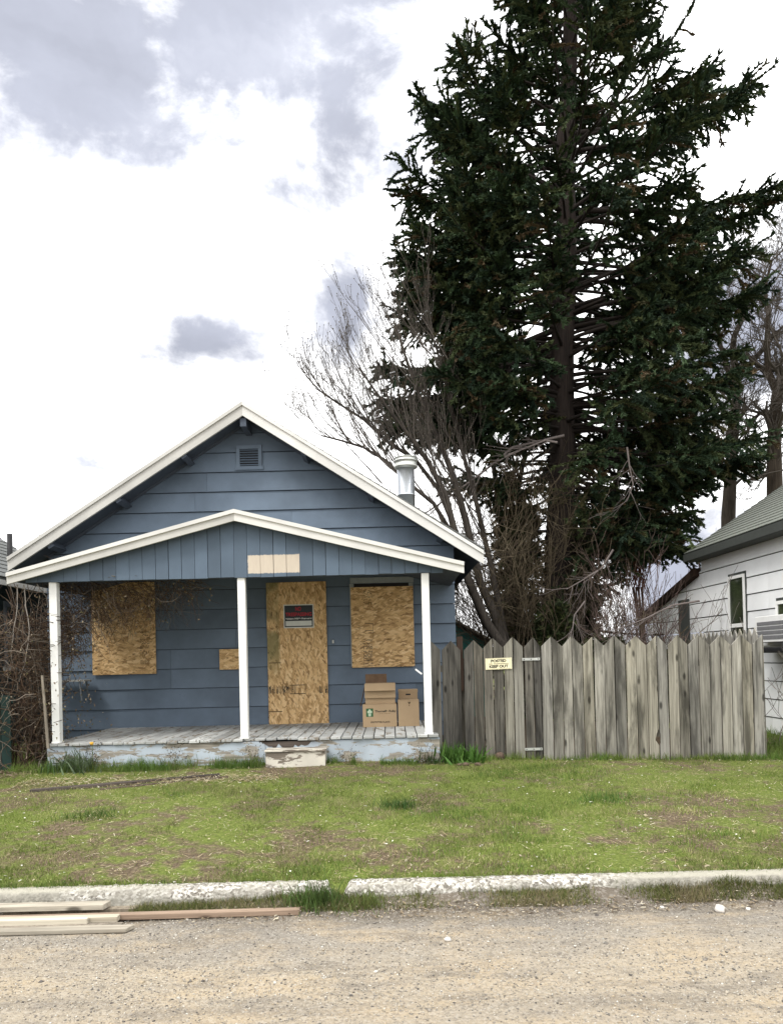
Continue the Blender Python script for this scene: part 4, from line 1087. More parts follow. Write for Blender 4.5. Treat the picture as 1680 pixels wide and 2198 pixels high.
# rocks
def rock(u, v, Y, r_, label, mat='rock', flat=.7):
    p = at(u, v, Y); rr = random.Random(int(u * 7)); seg = 9; V = []; Fc = []
    for i in range(6):
        th_ = math.pi * i / 5
        for k in range(seg):
            s_ = r_ * rr.uniform(.78, 1.12)
            V.append((s_ * math.sin(th_) * math.cos(2 * math.pi * k / seg), s_ * math.sin(th_) * math.sin(2 * math.pi * k / seg), s_ * flat * math.cos(th_)))
    for i in range(5):
        for k in range(seg):
            k2 = (k + 1) % seg; Fc.append((i * seg + k, (i + 1) * seg + k, (i + 1) * seg + k2, i * seg + k2))
    g = 0 if Y < 4.95 else H(p.x, Y)
    o = link('rock', np_mesh('rock', V, Fc, M[mat]), None, None, (p.x, Y, g + r_ * flat * .6))
    return tag(o, label, 'rock')
rock(1544, 1962, 4.72, .036, 'biggest white rock lying by the kerb on the right', flat=.75)
rock(1604, 1962, 4.74, .020, 'flat white stone just right of the biggest rock', flat=.5)
rock(960, 2010, 4.35, .024, 'lone pale stone on the gravel below the middle of the kerb', flat=.5)
rock(1420, 1945, 4.80, .016, 'small pale stone in the dirt strip left of the biggest rock')
rock(1072, 1625, 9.5, .07, 'dark brown rounded stone against the foot of the gate', 'soil', .9)
for i, (uu, vv) in enumerate(((1000, 1652), (1025, 1648), (985, 1650))):
    rock(uu, vv, 9.12, .05 - i * .008, ['middle clod of dirt in the grass before the gate', 'rightmost clod of dirt in the grass before the gate', 'leftmost clod of dirt in the grass before the gate'][i], 'soil', .55)
# ------------------------------------------------------------------ gravel, grass, litter
def rot_mats(n, p, yaw, pitch, roll, sx, sy, sz):
    cy, sy_ = np.cos(yaw), np.sin(yaw); cp, sp = np.cos(pitch), np.sin(pitch); cr, sr = np.cos(roll), np.sin(roll)
    Rm = np.empty((n, 3, 4))
    Rm[:, 0, 0] = cy * cp; Rm[:, 0, 1] = cy * sp * sr - sy_ * cr; Rm[:, 0, 2] = cy * sp * cr + sy_ * sr
    Rm[:, 1, 0] = sy_ * cp; Rm[:, 1, 1] = sy_ * sp * sr + cy * cr; Rm[:, 1, 2] = sy_ * sp * cr - cy * sr
    Rm[:, 2, 0] = -sp; Rm[:, 2, 1] = cp * sr; Rm[:, 2, 2] = cp * cr
    Rm[:, :, 0] *= np.asarray(sx)[:, None]; Rm[:, :, 1] *= np.asarray(sy)[:, None]; Rm[:, :, 2] *= np.asarray(sz)[:, None]
    Rm[:, :, 3] = p
    return Rm
def road_z(x, y):
    return (vnoise(x * 1.3, y * 2, 4) - .5) * .02 + np.where(y > 4.74, (np.clip((y - 4.74) / .3, 0, 1)) ** 1.3 * .085 * (.45 + 1.1 * vnoise(x * 2.2 + 9, y, 3)) * np.clip((x + 1.9) * 1.2, 0.1, 1), 0)
octv = [(1, 0, 0), (-1, 0, 0), (0, 1, 0), (0, -1, 0), (0, 0, .8), (0, 0, -.6)]
octf = [(0, 2, 4), (2, 1, 4), (1, 3, 4), (3, 0, 4), (2, 0, 5), (1, 2, 5), (3, 1, 5), (0, 3, 5)]
n = 42000
y = 2.9 + 2.0 * rng.random(n) ** .8; x = (rng.random(n) - .5) * (y * 1.35)
keep = vnoise(x * 1.2, y * 2.4, 3) + rng.random(n) * .5 > .62
x, y = x[keep], y[keep]; n = len(x)
s = .0024 + .0055 * rng.random(n) ** 3; s *= np.where(rng.random(n) < .015, 2.0, 1)
P = np.stack([x, y, road_z(x, y) + s * .15], 1)
pal = np.array([(.30, .265, .21), (.24, .215, .18), (.38, .35, .30), (.17, .155, .135), (.52, .50, .45), (.09, .082, .075), (.33, .27, .19)])
tc = pal[rng.choice(7, n, p=[.26, .22, .14, .16, .04, .10, .08])] * (.8 + .4 * rng.random((n, 1)))
V, Fc, C = instances(octv, octf, rot_mats(n, P, rng.random(n) * 6.3, (rng.random(n) - .5), (rng.random(n) - .5), s * (1 + .6 * rng.random(n)), s * (.7 + .5 * rng.random(n)), s * .75), tc)
tag(link('gravel', np_mesh('gravel', V, Fc, M['tint_stone'], C), None), 'loose pale gravel scattered over the road', 'gravel', kind='stuff')

def grass_density(x, y):
    d_ = vnoise(x * 1.1 + 20, y * 1.1 + 5, 4); d2 = vnoise(x * 4 + 1, y * 4, 3)
    g = np.clip((.62 * d_ + .38 * d2 - .37) * 5, .05, 1)
    # bare strips: straw before the porch, before the step, before the fence
    def hole(cx, cy, rx, ry, k): return k * np.exp(-(((x - cx) / rx) ** 2 + ((y - cy) / ry) ** 2))
    h = .85 * (hole(-2.9, 8.55, 1.3, .28, 1.2) + hole(-1.0, 8.85, .5, .3, .9) + hole(2.6, 8.3, 1.5, .35, .7) + hole(3.9, 6.8, .5, .3, .7) + hole(-.3, 6.0, .5, .3, .7) + hole(-1.6, 5.75, .6, .2, .6) + hole(.0, 7.8, .3, .2, .7) + hole(.2, 5.35, .25, .2, .8))
    return np.clip(g - h, .03, 1)
blade_v = [(-.5, 0, 0), (.5, 0, 0), (.32, .10, .55), (-.32, .10, .55), (0, .42, 1.0)]
blade_f = [(0, 1, 2), (0, 2, 3), (3, 2, 4)]
def blades(n, fx_, fy_, hmin, hmax, wd, greens, lean=.5, zfun=lawn_h, dens=None):
    x = fx_(n); y = fy_(n)
    if dens is not None:
        k = rng.random(n) < dens(x, y); x, y = x[k], y[k]
    n = len(x); h = hmin + (hmax - hmin) * rng.random(n) ** 1.6
    h = h * (.55 + 1.1 * vnoise(x * 5.3 + 2, y * 5.3 + 6, 3))
    P = np.stack([x, y, zfun(x, y) - .004], 1)
    g = np.array(greens); pick = np.clip((vnoise(x * 3.1 + 70, y * 3.1 + 3, 3) * 2.4 - .7 + rng.normal(0, .28, n)) * len(g), 0, len(g) - 1).astype(int)
    c = g[pick] * (.7 + .6 * rng.random((n, 1)))
    big = vnoise(x * .8 + 40, y * .8, 3)[:, None]; c = c * (.62 + .76 * big) * (.72 + .56 * vnoise(x * 6 + 13, y * 6, 3))[:, None]
    m = rot_mats(n, P, rng.random(n) * 6.28, (rng.random(n) - .5) * lean, (rng.random(n) - .5) * lean, np.full(n, wd) * (.7 + .6 * rng.random(n)), h, h)
    return instances(blade_v, blade_f, m, c)
def join(parts):
    Vs, Fs, Cs = [], [], []; o = 0
    for V, Fc, C in parts: Vs.append(V); Fs.append(Fc + o); Cs.append(C); o += len(V)
    return np.concatenate(Vs), np.concatenate(Fs), np.concatenate(Cs)
G1 = [(.135, .180, .034), (.165, .205, .048), (.105, .150, .028), (.20, .215, .066), (.29, .27, .13)]
G2 = [(.075, .135, .022), (.095, .16, .03), (.13, .18, .04)]
uni = lambda a, b: (lambda n: a + (b - a) * rng.random(n))
def yper(n): return 5.13 + (9.5 - 5.13) * rng.random(n) ** 1.25
lawn_parts = []
def xfan(n): return (rng.random(n) - .5) * 11.5
lawn_parts.append(blades(235000, xfan, yper, .012, .042, .0050, G1, 1.1, dens=grass_density))
lush = lambda x, y: np.clip((vnoise(x * .9 + 51, y * 1.3 + 8, 3) - .55) * 6, 0, 1) * grass_density(x, y)
lawn_parts.append(blades(90000, xfan, yper, .03, .075, .0048, G2 + G1[:2], .9, dens=lush))
# tall fringe under the porch skirt and the fence
lawn_parts.append(blades(6500, uni(-6.0, -1.6), uni(9.10, 9.40), .04, .15, .006, G2, .6, dens=lambda x, y: .15 + .85 * (vnoise(x * 2, y, 3) > .42)))
lawn_parts.append(blades(1600, uni(-.85, .6), uni(9.15, 9.38), .04, .13, .006, G2, .6, dens=lambda x, y: (vnoise(x * 3 + 7, y, 3) > .45) * 1.0))
lawn_parts.append(blades(6500, uni(.5, 4.9), uni(9.40, 9.60), .03, .11, .0055, G2 + G1[:1], .6, dens=lambda x, y: .25 + .75 * (vnoise(x * 1.6 + 3, y, 3) > .45)))
lawn_parts.append(blades(9000, uni(4.7, 8.5), uni(9.3, 12.5), .05, .16, .007, G2, .7))
# mossy lip over the kerb
lawn_parts.append(blades(9000, uni(-3.4, 3.6), uni(5.08, 5.22), .02, .06, .005, G1[:3] + G2, .9, dens=lambda x, y: .25 + .75 * (vnoise(x * 2.5 + 3, y, 3) > .5)))
# verge at the foot of the kerb, right of the lumber
lawn_parts.append(blades(30000, uni(-1.75, 3.6), lambda n: 5.03 - .19 * rng.random(n) ** 1.3, .015, .055, .0045, [(.10, .11, .03), (.13, .13, .045), (.085, .11, .025), (.2, .17, .09)], 1.0, zfun=road_z, dens=lambda x, y: np.clip((vnoise(x * 2.2 + 31, y * 2, 3) - .30) * 4, 0, 1)))
V, Fc, C = join(lawn_parts)
tag(link('grass', np_mesh('grass', V, Fc, M['tint_grass'], C), None), 'short patchy lawn grass between kerb and house', 'grass', kind='stuff')
# dry straw and leaf litter
parts = []
STR = [(.50, .42, .26), (.42, .34, .20), (.60, .54, .40), (.30, .22, .13)]
def litter(n, fx_, fy_, l0, l1, wd, cols, zfun=lawn_h, dens=None, lift=.02):
    x = fx_(n); y = fy_(n)
    if dens is not None: k = rng.random(n) < dens(x, y); x, y = x[k], y[k]
    n = len(x); l = l0 + (l1 - l0) * rng.random(n) ** 2
    P = np.stack([x, y, zfun(x, y) + .006 + lift * rng.random(n)], 1); g = np.array(cols)
    c = g[rng.integers(0, len(g), n)] * (.7 + .5 * rng.random((n, 1)))
    m = rot_mats(n, P, rng.random(n) * 6.28, (rng.random(n) - .5) * .5, (rng.random(n) - .5) * .5, l, np.full(n, wd) * (.6 + .8 * rng.random(n)), np.full(n, wd))
    return instances([(-.5, -.5, 0), (.1, -.5, .3), (.5, 0, 0), (.1, .5, .3), (-.5, .5, 0)], [(0, 1, 3), (0, 3, 4), (1, 2, 3)], m, c)
parts.append(litter(19000, xfan, yper, .02, .09, .0035, STR, dens=lambda x, y: np.clip(1.15 - grass_density(x, y), .08, 1)))
parts.append(litter(2200, uni(-4.3, -1.3), lambda n: 8.55 + rng.normal(0, .16, n), .03, .12, .006, STR))
parts.append(litter(300, uni(-4.5, 4.5), yper, .015, .04, .014, [(.6, .57, .5), (.5, .42, .3), (.7, .68, .62)]))
parts.append(litter(900, uni(-1.4, 3.6), lambda n: 4.72 + .2 * rng.random(n), .01, .05, .009, [(.30, .24, .15), (.22, .17, .11), (.45, .40, .30), (.12, .085, .055)], zfun=road_z, lift=.012))
parts.append(litter(500, uni(-6.0, -4.4), uni(8.9, 9.4), .02, .10, .02, [(.2, .15, .1), (.3, .24, .16)]))
V, Fc, C = join(parts)
tag(link('dry_litter', np_mesh('dry_litter', V, Fc, M['tint_grass'], C), None), 'dry straw, stems and leaf scraps scattered on the lawn and verge', 'litter', kind='stuff')

# ------------------------------------------------------------------ leafy clumps
def clump(name, u, v, Y, n, hmin, hmax, wd, spread, greens, label, cat='plant', lean=.9, zfun=None, flowers=None):
    p = at(u, v, Y); zf = zfun or lawn_h; z0 = float(zf(np.array([p.x]), np.array([Y]))[0])
    V, Fc, C = blades(n, lambda k: p.x + rng.normal(0, spread, k), lambda k: Y + rng.normal(0, spread * .6, k), hmin, hmax, wd, greens, lean, zfun=lambda x, y: zf(x, y))
    V = V - np.array([p.x, Y, z0])
    r_ = empty(name, (p.x, Y, z0), label, cat)
    link('leaves', np_mesh('leaves', V, Fc, M['tint_grass'], C), None, r_, (p.x, Y, z0))
    if flowers:
        for du, dv in flowers:
            q = at(u + du, v + dv, Y); tb = Tubes(); tb.add([Vector((q.x, Y, z0)), Vector((q.x + .01, Y - .01, q.z))], [.004, .003], 4, (.08, .12, .03))
            tb.build('stem', M['tint_twig'], r_, (q.x, Y, z0))
            Vv, Ff = lathe([(0, -.01), (.018, 0), (.026, .022), (.02, .03), (0, .02)], 8)
            link('flower', np_mesh('flower', Vv, Ff, M['yellow']), None, r_, (q.x, Y - .01, q.z))
    return r_
M['yellow'] = flat_mat('orange_yellow_petal', (.75, .42, .06), .6)
clump('daffodil_clump', 160, 1640, 9.22, 170, .12, .34, .020, .16, [(.05, .095, .03), (.07, .12, .045), (.11, .15, .08)], 'strappy green bulb leaves with a yellow flower at the left end of the porch', lean=1.1, flowers=[(38, -42)])
clump('broadleaf_weed', 978, 1630, 9.40, 420, .06, .26, .030, .13, [(.06, .135, .022), (.085, .17, .03), (.05, .10, .02)], 'bright green leafy weed at the foot of the dark fence boards', 'weed', 1.3)
clump('broadleaf_weed', 918, 1622, 9.30, 60, .08, .24, .016, .07, [(.05, .08, .03), (.09, .10, .05)], 'small dark weed at the right end of the porch skirt', 'weed', .9)
clump('grass_tuft', 678, 1965, 4.93, 420, .06, .16, .0065, .085, [(.055, .10, .02), (.08, .13, .03), (.05, .085, .02)], 'thick green grass tuft growing in the gap of the kerb', 'grass tuft', 1.1, road_z)
clump('grass_tuft', 770, 1960, 4.93, 260, .04, .10, .006, .10, [(.08, .11, .025), (.10, .13, .035)], 'low grass tuft just right of the gap in the kerb', 'grass tuft', 1.2, road_z)
clump('grass_tuft', 855, 1780, 7.1, 190, .04, .12, .007, .10, [(.045, .095, .02), (.07, .12, .03)], 'dark green grass tuft in the middle of the lawn', 'grass tuft', 1.0)
clump('grass_tuft', 1300, 1775, 7.2, 240, .03, .10, .0065, .14, [(.06, .12, .022), (.08, .14, .03)], 'bright green grass tuft in the right half of the lawn', 'grass tuft', 1.0)
clump('grass_tuft', 195, 1790, 7.0, 260, .03, .10, .0065, .15, [(.06, .11, .02), (.085, .13, .03)], 'green grass tuft in the left part of the lawn', 'grass tuft', 1.0)
def seed_stalk(u, v0_, v1_, Y, label, seed):
    rr = random.Random(seed); p = at(u, v1_, Y); q = at(u, v0_, Y); tb = Tubes(); g = H(p.x, Y); sp = Tubes()
    for k in range(9):
        tip = Vector((p.x + rr.uniform(-.17, .17), Y + rr.uniform(-.05, .05), g + rr.uniform(.3, 1) * (q.z - g)))
        b_ = Vector((p.x + rr.uniform(-.03, .03), Y, g)); mid = (b_ + tip) / 2 + Vector((rr.uniform(-.03, .03), 0, .03))
        tb.add([b_, mid, tip], [.0022, .0018, .001], 3, (.20, .16, .10))
        for j in range(7):
            f = rr.uniform(.35, 1); c = b_.lerp(tip, f) + Vector((rr.uniform(-.04, .04), rr.uniform(-.02, .02), rr.uniform(-.02, .03)))
            sp.add([c, c + Vector((.004, 0, .009))], [.006, .004], 4, (.035, .028, .02))
    r_ = empty('dry_weed', (p.x, Y, g), label, 'weed'); tb.build('stems', M['tint_twig'], r_, (p.x, Y, g)); tag(sp.build('seed_heads', M['tint_twig'], r_, (p.x, Y, g)), kind='stuff')
seed_stalk(205, 1583, 1640, 9.25, 'dry weed with dark seed heads before the left end of the skirt', 1)
seed_stalk(372, 1585, 1640, 9.25, 'dry weed with dark seed heads before the skirt midway to the step', 2)
seed_stalk(548, 1585, 1640, 9.25, 'dry weed with dark seed heads just left of the step', 3)
seed_stalk(745, 1583, 1637, 9.2, 'dry weed with dark seed heads just right of the step', 4)
seed_stalk(905, 1580, 1625, 9.25, 'dry weed with dark seed heads near the right end of the skirt', 5)

# ------------------------------------------------------------------ spruce
YT = 17.0
tbase = at(1198, 1372, YT); ttop = at(1216, 300, YT)
def trunk_x(z): return tbase.x + (ttop.x - tbase.x) * (z - tbase.z) / (ttop.z - tbase.z)
spr = empty('spruce_tree', (tbase.x, YT, .22), 'tall dark green spruce towering behind the picket fence', 'tree')
TOPZ = 23.5
tb = Tubes(); pts = []; rad = []
for i in range(40):
    z = .1 + (TOPZ - .1) * i / 39
    pts.append(Vector((trunk_x(z) + .03 * math.sin(z * 1.3), YT + .03 * math.cos(z), z))); rad.append(.34 * (1 - z / TOPZ) ** .75 + .02 + (.10 * math.exp(-z * 1.2)))
tb.add(pts, rad, 14)
tb.build('trunk', M['bark'], spr, (tbase.x, YT, .22))
def zv(v, u=1205): return at(u, v, YT).z
ppm = FPX / YT
LT = [(zv(v), (1207 - u) / ppm) for v, u in ((1180, 1150), (1100, 1060), (1040, 985), (980, 905), (920, 862), (860, 822), (810, 822), (765, 930), (720, 960), (690, 900), (640, 872), (560, 866), (480, 868), (410, 858), (350, 890), (290, 878), (230, 905), (170, 925), (110, 985), (60, 990), (0, 1035), (-200, 1090), (-500, 1170))]
RT = [(zv(v), (u - 1207) / ppm) for v, u in ((1330, 1270), (1250, 1330), (1190, 1480), (1120, 1500), (1060, 1520), (1000, 1600), (960, 1530), (900, 1570), (800, 1560), (730, 1560), (680, 1540), (640, 1590), (590, 1540), (540, 1500), (500, 1480), (450, 1560), (400, 1530), (350, 1480), (300, 1500), (230, 1490), (140, 1470), (60, 1485), (0, 1490), (-200, 1420), (-500, 1280))]
LTz, LTe = zip(*sorted(LT)); RTz, RTe = zip(*sorted(RT))
def extent(z, phi):
    l = np.interp(z, LTz, LTe); r_ = np.interp(z, RTz, RTe); c = math.cos(phi)
    side = r_ if c > 0 else l
    return abs(c) * side + (1 - abs(c)) * (.5 * (l + r_)) * .95
# needle spray: a blunt bottlebrush shoot, two crossed serrated blades with a few needle tufts standing out
sv = []; sf = []
rr = random.Random(3)
for ax in (0, 1):
    b_ = len(sv); w0 = .19
    sv += [(-.5, 0, 0), (-.08, w0 if ax == 0 else 0, w0 if ax else 0), (.12, -w0 if ax == 0 else 0, -w0 if ax else 0), (.56, 0, 0)]
    sf += [(b_, b_ + 1, b_ + 2), (b_ + 1, b_ + 3, b_ + 2)]
for k in range(5):
    x0 = -.38 + k * .19; a_ = k * 2.4; c, s_ = math.cos(a_), math.sin(a_); b_ = len(sv)
    sv += [(x0 - .08, 0, 0), (x0 + .10, 0, 0), (x0 + .20, .34 * c, .34 * s_)]; sf.append((b_, b_ + 1, b_ + 2))
limb = Tubes(); S_p = []; S_d = []; S_l = []; S_c = []
rb = random.Random(21)
NG = [(.024, .044, .020), (.036, .060, .026), (.018, .034, .019), (.050, .066, .026)]
NB = [(.060, .055, .022), (.070, .050, .025), (.048, .058, .022)]
def spruce_branch(z0, phi, Lb, foliage=1.0, up=.15, droop=.5, brown=.1, start=.30, tip_up=.35, dense=1.0, x0=None):
    d2 = Vector((math.cos(phi), math.sin(phi), 0)); sd = Vector((-d2.y, d2.x, 0))
    o = Vector((trunk_x(z0), YT, z0)) if x0 is None else x0
    n = 9; pts = []; ph = rb.uniform(0, 6)
    for i in range(n):
        t_ = i / (n - 1)
        zz = Lb * (up * t_ - droop * t_ * t_ + (tip_up + droop * .35) * t_ ** 3)
        pts.append(o + d2 * (Lb * t_) + sd * (.05 * Lb * math.sin(2.2 * t_ + ph) * t_) + Vector((0, 0, zz)))
    r0 = .010 + .0125 * Lb
    limb.add(pts, [r0 * (1 - .85 * i / (n - 1)) for i in range(n)], 5)
    if foliage <= 0: return pts
    step = .052 / dense; t_ = start * rb.uniform(.7, 1.2)
    while t_ < 1.0:
        k = min(int(t_ * (n - 1)), n - 2); f = t_ * (n - 1) - k; p = pts[k].lerp(pts[k + 1], f); ax = (pts[k + 1] - pts[k]).normalized()
        taper = min(1, (t_ - start * .6) * 3.2) * (1 - .5 * t_); loc = 1.0 if math.sin(t_ * Lb * 4.6 + ph) + .6 * math.sin(t_ * Lb * 10.3 + ph * 2) > -.55 else .22
        for s_ in (-1, 1):
            if rb.random() > .82 * foliage * loc: continue
            tl = (.18 + .62 * taper) * rb.uniform(.55, 1.2) * min(1.15, .45 + Lb * .22)
            dr = (ax * rb.uniform(.4, 1.0) + sd * s_ * rb.uniform(.3, 1.0) + Vector((0, 0, rb.uniform(-.55, .30)))).normalized()
            m = max(1, int(tl / .095)); hang = rb.uniform(-.05, .45)
            bc = NB if rb.random() < brown else NG
            q = p.copy(); dd = dr.copy(); c = rb.choice(bc); g = rb.uniform(.7, 1.2)
            for j in range(m):
                dd = (dd + Vector((rb.uniform(-.25, .25), rb.uniform(-.25, .25), -hang * .3))).normalized()
                q2 = q + dd * .095
                S_p.append(((q + q2) / 2)[:]); S_d.append(dd[:]); S_l.append(rb.uniform(.12, .19)); S_c.append((c[0] * g, c[1] * g, c[2] * g))
                if rb.random() < .6:
                    e = (dd + Vector((rb.uniform(-1, 1), rb.uniform(-1, 1), rb.uniform(-.7, .6)))).normalized()
                    S_p.append((q2 + e * .05)[:]); S_d.append(e[:]); S_l.append(rb.uniform(.10, .16)); S_c.append((c[0] * g, c[1] * g, c[2] * g))
                q = q2
            for j in range(3):
                e = (dd + Vector((rb.uniform(-1, 1), rb.uniform(-1, 1), rb.uniform(-.6, .7))) * .75).normalized(); h_ = g * rb.uniform(1.0, 1.5)
                S_p.append((q + e * .055)[:]); S_d.append(e[:]); S_l.append(rb.uniform(.11, .18)); S_c.append((c[0] * h_, c[1] * h_, c[2] * h_))
        if rb.random() < .5:
            S_p.append((p + ax * .05)[:]); S_d.append(ax[:]); S_l.append(.2); c = rb.choice(NG); S_c.append(c)
        t_ += step / Lb * rb.uniform(.75, 1.25)
    S_p.append((pts[-1])[:]); S_d.append((pts[-1] - pts[-2]).normalized()[:]); S_l.append(.28); S_c.append(NG[1])
    return pts
z = 3.2; k = 0
while z < TOPZ - .3:
    nb = 4 if z < 17.5 else 3
    for j in range(nb):
        phi = k * 2.399 + rb.uniform(-.35, .35); k += 1
        zb = z + rb.uniform(-.12, .12)
        hi = min(1, max(0, (zb - 7) / 8))
        up = .05 + .40 * hi; dr = .60 - .40 * hi; tip_up = .30 - .05 * hi
        Lb = extent(zb + extent(zb, phi) * .8 * (up - dr + tip_up + .35 * dr), phi) * rb.choice([.55, .70, .82, .90, .95, 1.0])
        front = math.sin(phi) < -.55
        left = math.cos(phi) < -.2
        brown = .30 if zb < 7.5 else .10
        start = rb.uniform(.30, .52)
        fol = 1.0
        if left and zb < 5.2: fol = .25; brown = .7
        if 7.9 < zb < 9.3 and left: start = .62
        if zb < 4.2 and not left: fol = .75
        if front and (4.5 < zb < 6.8 or 8.6 < zb < 13.2) and rb.random() < .62: fol *= .12
        if rb.random() < .07: fol *= .25
        if Lb > .25: spruce_branch(zb, phi, Lb, fol, up, dr, brown, start, tip_up, 1.0)
    z += .27
for i in range(104):
    lft = i % 2 == 0
    zb = rb.uniform(6.6, 12.5) if lft else rb.uniform(4.0, 10.5)
    phi = (math.pi if lft else 0) + rb.uniform(-1.0, 1.0)
    hi = min(1, max(0, (zb - 7) / 8)); up = .05 + .40 * hi; dr = .60 - .40 * hi
    spruce_branch(zb, phi, extent(zb + extent(zb, phi) * .8 * (up - dr + .28 + .35 * dr), phi) * rb.uniform(.7, 1.0), 1.0, up, dr, .12, rb.uniform(.4, .6), .28, 1.0)
# the long boughs that stick out of the outline
for u, v, vb in ((1612, 182, 290), (1520, 150, 235), (1678, 402, 455), (1655, 418, 470), (1560, 262, 330), (1600, 640, 690), (1620, 628, 700), (1545, 575, 560), (1600, 985, 985), (1585, 1000, 960), (906, 205, 265), (858, 405, 430), (822, 860, 720), (825, 812, 700), (860, 915, 770), (850, 880, 745), (880, 835, 730), (840, 930, 800), (910, 940, 820), (870, 690, 640), (872, 640, 600), (866, 585, 560), (868, 545, 530), (880, 660, 625), (1510, 1175, 1090), (1450, 1180, 1060), (1480, 1120, 1010), (1430, 1130, 980)):
    tp = at(u, v, YT); zb = zv(vb); Lb = abs(tp.x - trunk_x(zb)); rise = (tp.z - zb) / Lb
    phi = (0 if tp.x > tbase.x else math.pi) + rb.uniform(-.22, .1) * (1 if tp.x > tbase.x else -1)
    dr = .28; tu = .30
    spruce_branch(zb, phi, Lb * 1.0, 1.0, rise + dr - (tu + dr * .35), dr, .08, .42, tu, 1.5)
# nearly bare lower limbs
for i in range(30):
    zb = rb.uniform(1.9, 8.2); phi = rb.choice([math.pi, math.pi, 0]) + rb.uniform(-.9, .9) if i % 3 else rb.uniform(0, 6.28)
    pts = spruce_branch(zb, phi, rb.uniform(1.0, 3.0), 0, rb.uniform(-.1, .2), rb.uniform(.1, .5), .9, .3, .1)
    for q in range(1, 9):
        for s_ in range(3):
            dd = Vector((rb.uniform(-1, 1), rb.uniform(-1, 1), rb.uniform(-1, .3))).normalized(); l = rb.uniform(.15, .55)
            m_ = pts[q] + dd * l * .5 + Vector((0, 0, -.03)); limb.add([pts[q], m_, pts[q] + dd * l + Vector((0, 0, -.14 * l))], [.009, .006, .003], 3)
            if rb.random() < .30:
                S_p.append((m_)[:]); S_d.append(dd[:]); S_l.append(.2); S_c.append(rb.choice(NB))
limb.build('limbs', M['limb'], spr, (tbase.x, YT, .22))
def sprays(parent, name, P, D, Ls, Cc, base):
    P = np.array(P); D = np.array(D); Ls = np.array(Ls); Cc = np.array(Cc); n = len(P)
    up = np.tile(np.array([0, 0, 1.0]), (n, 1)) + rng.normal(0, .4, (n, 3)); a = np.cross(up, D); a /= np.linalg.norm(a, axis=1, keepdims=True) + 1e-9; b = np.cross(D, a)
    m = np.empty((n, 3, 4)); m[:, :, 0] = D * Ls[:, None]; m[:, :, 1] = a * Ls[:, None]; m[:, :, 2] = b * Ls[:, None]; m[:, :, 3] = P - np.array(base)
    V, Fc, C = instances(sv, sf, m, Cc)
    return link(name, np_mesh(name, V, Fc, M['tint_leaf'], C), None, parent, base)
sprays(spr, 'crown', S_p, S_d, S_l, S_c, (tbase.x, YT, .22))

# ------------------------------------------------------------------ bare trees and shrubs
def grow(tb, p, d, length, r, depth, rr, kids, up=.12, wob=.25, spread=.7, shrink=.62, minr=.004, sides=(7, 6, 5, 4, 3, 3, 3), lvl=0, tint=None, start=.25, buds=None):
    n = 6 if lvl < 2 else 4; pts = [p.copy()]; q = p.copy(); dd = d.normalized(); dirs = [dd.copy()]
    for i in range(n):
        dd = (dd + Vector((rr.uniform(-1, 1), rr.uniform(-1, 1), rr.uniform(-1, 1))) * wob * (.5 if lvl == 0 else .8) + Vector((0, 0, up))).normalized()
        q = q + dd * (length / n); pts.append(q.copy()); dirs.append(dd.copy())
    rad = [max(minr, r * (1 - .62 * i / n)) for i in range(n + 1)]
    tb.add(pts, rad, sides[min(lvl, 6)], tint)
    if depth <= 0:
        if buds is not None and rr.random() < .6: buds.append(pts[-1][:])
        return
    for c in range(kids[min(lvl, len(kids) - 1)]):
        f = start + (1 - start) * (c + rr.random()) / kids[min(lvl, len(kids) - 1)]
        k = min(int(f * n), n - 1); b_ = pts[k].lerp(pts[k + 1], f * n - k)
        nd = (dirs[k] + Vector((rr.uniform(-1, 1), rr.uniform(-1, 1), rr.uniform(-.6, 1))) * spread).normalized()
        grow(tb, b_, nd, length * shrink * rr.uniform(.65, 1.15), max(minr, rad[k] * .58), depth - 1, rr, kids, up, wob, spread, shrink, minr, sides, lvl + 1, tint, start, buds)
def path_tube(tb, uv, Y, r0, r1, sides=8, jit=0):
    pts = [at(u, v, Y + jit * math.sin(i * 1.7)) for i, (u, v) in enumerate(uv)]; n = len(pts)
    tb.add(pts, [r0 + (r1 - r0) * i / (n - 1) for i in range(n)], sides); return pts
def along(pts, n, rr, lo=.2):
    for c in range(n):
        f = (lo + (1 - lo) * (c + rr.random()) / n) * (len(pts) - 1); k = min(int(f), len(pts) - 2)
        yield pts[k].lerp(pts[k + 1], f - k), (pts[k + 1] - pts[k]).normalized(), f / (len(pts) - 1)

# many-stemmed bare tree behind the blue house
rr = random.Random(4); YB1 = 15.2
b1 = at(1075, 1385, YB1)
bt = empty('bare_tree', (b1.x, YB1, .22), 'many stemmed bare tree spreading from behind the fence over the house roof', 'tree')
stems = [[(1085, 1400), (1040, 1330), (1005, 1245), (985, 1180), (955, 1060), (915, 985), (870, 925), (820, 860), (770, 790)],
         [(1085, 1400), (1062, 1320), (1030, 1250), (1000, 1120), (968, 1010), (935, 930), (900, 850), (868, 760), (845, 690)],
         [(1090, 1395), (1075, 1320), (1050, 1200), (1022, 1080), (990, 960), (965, 860), (940, 760), (915, 680)],
         [(1010, 1250), (960, 1130), (930, 1080), (880, 1040), (830, 990), (780, 960), (730, 945), (690, 935)],
         [(1000, 1190), (940, 1050), (890, 985), (840, 955), (780, 900), (725, 865), (680, 835)]]
bt_tr = Tubes(); bt_cr = Tubes(); buds = []
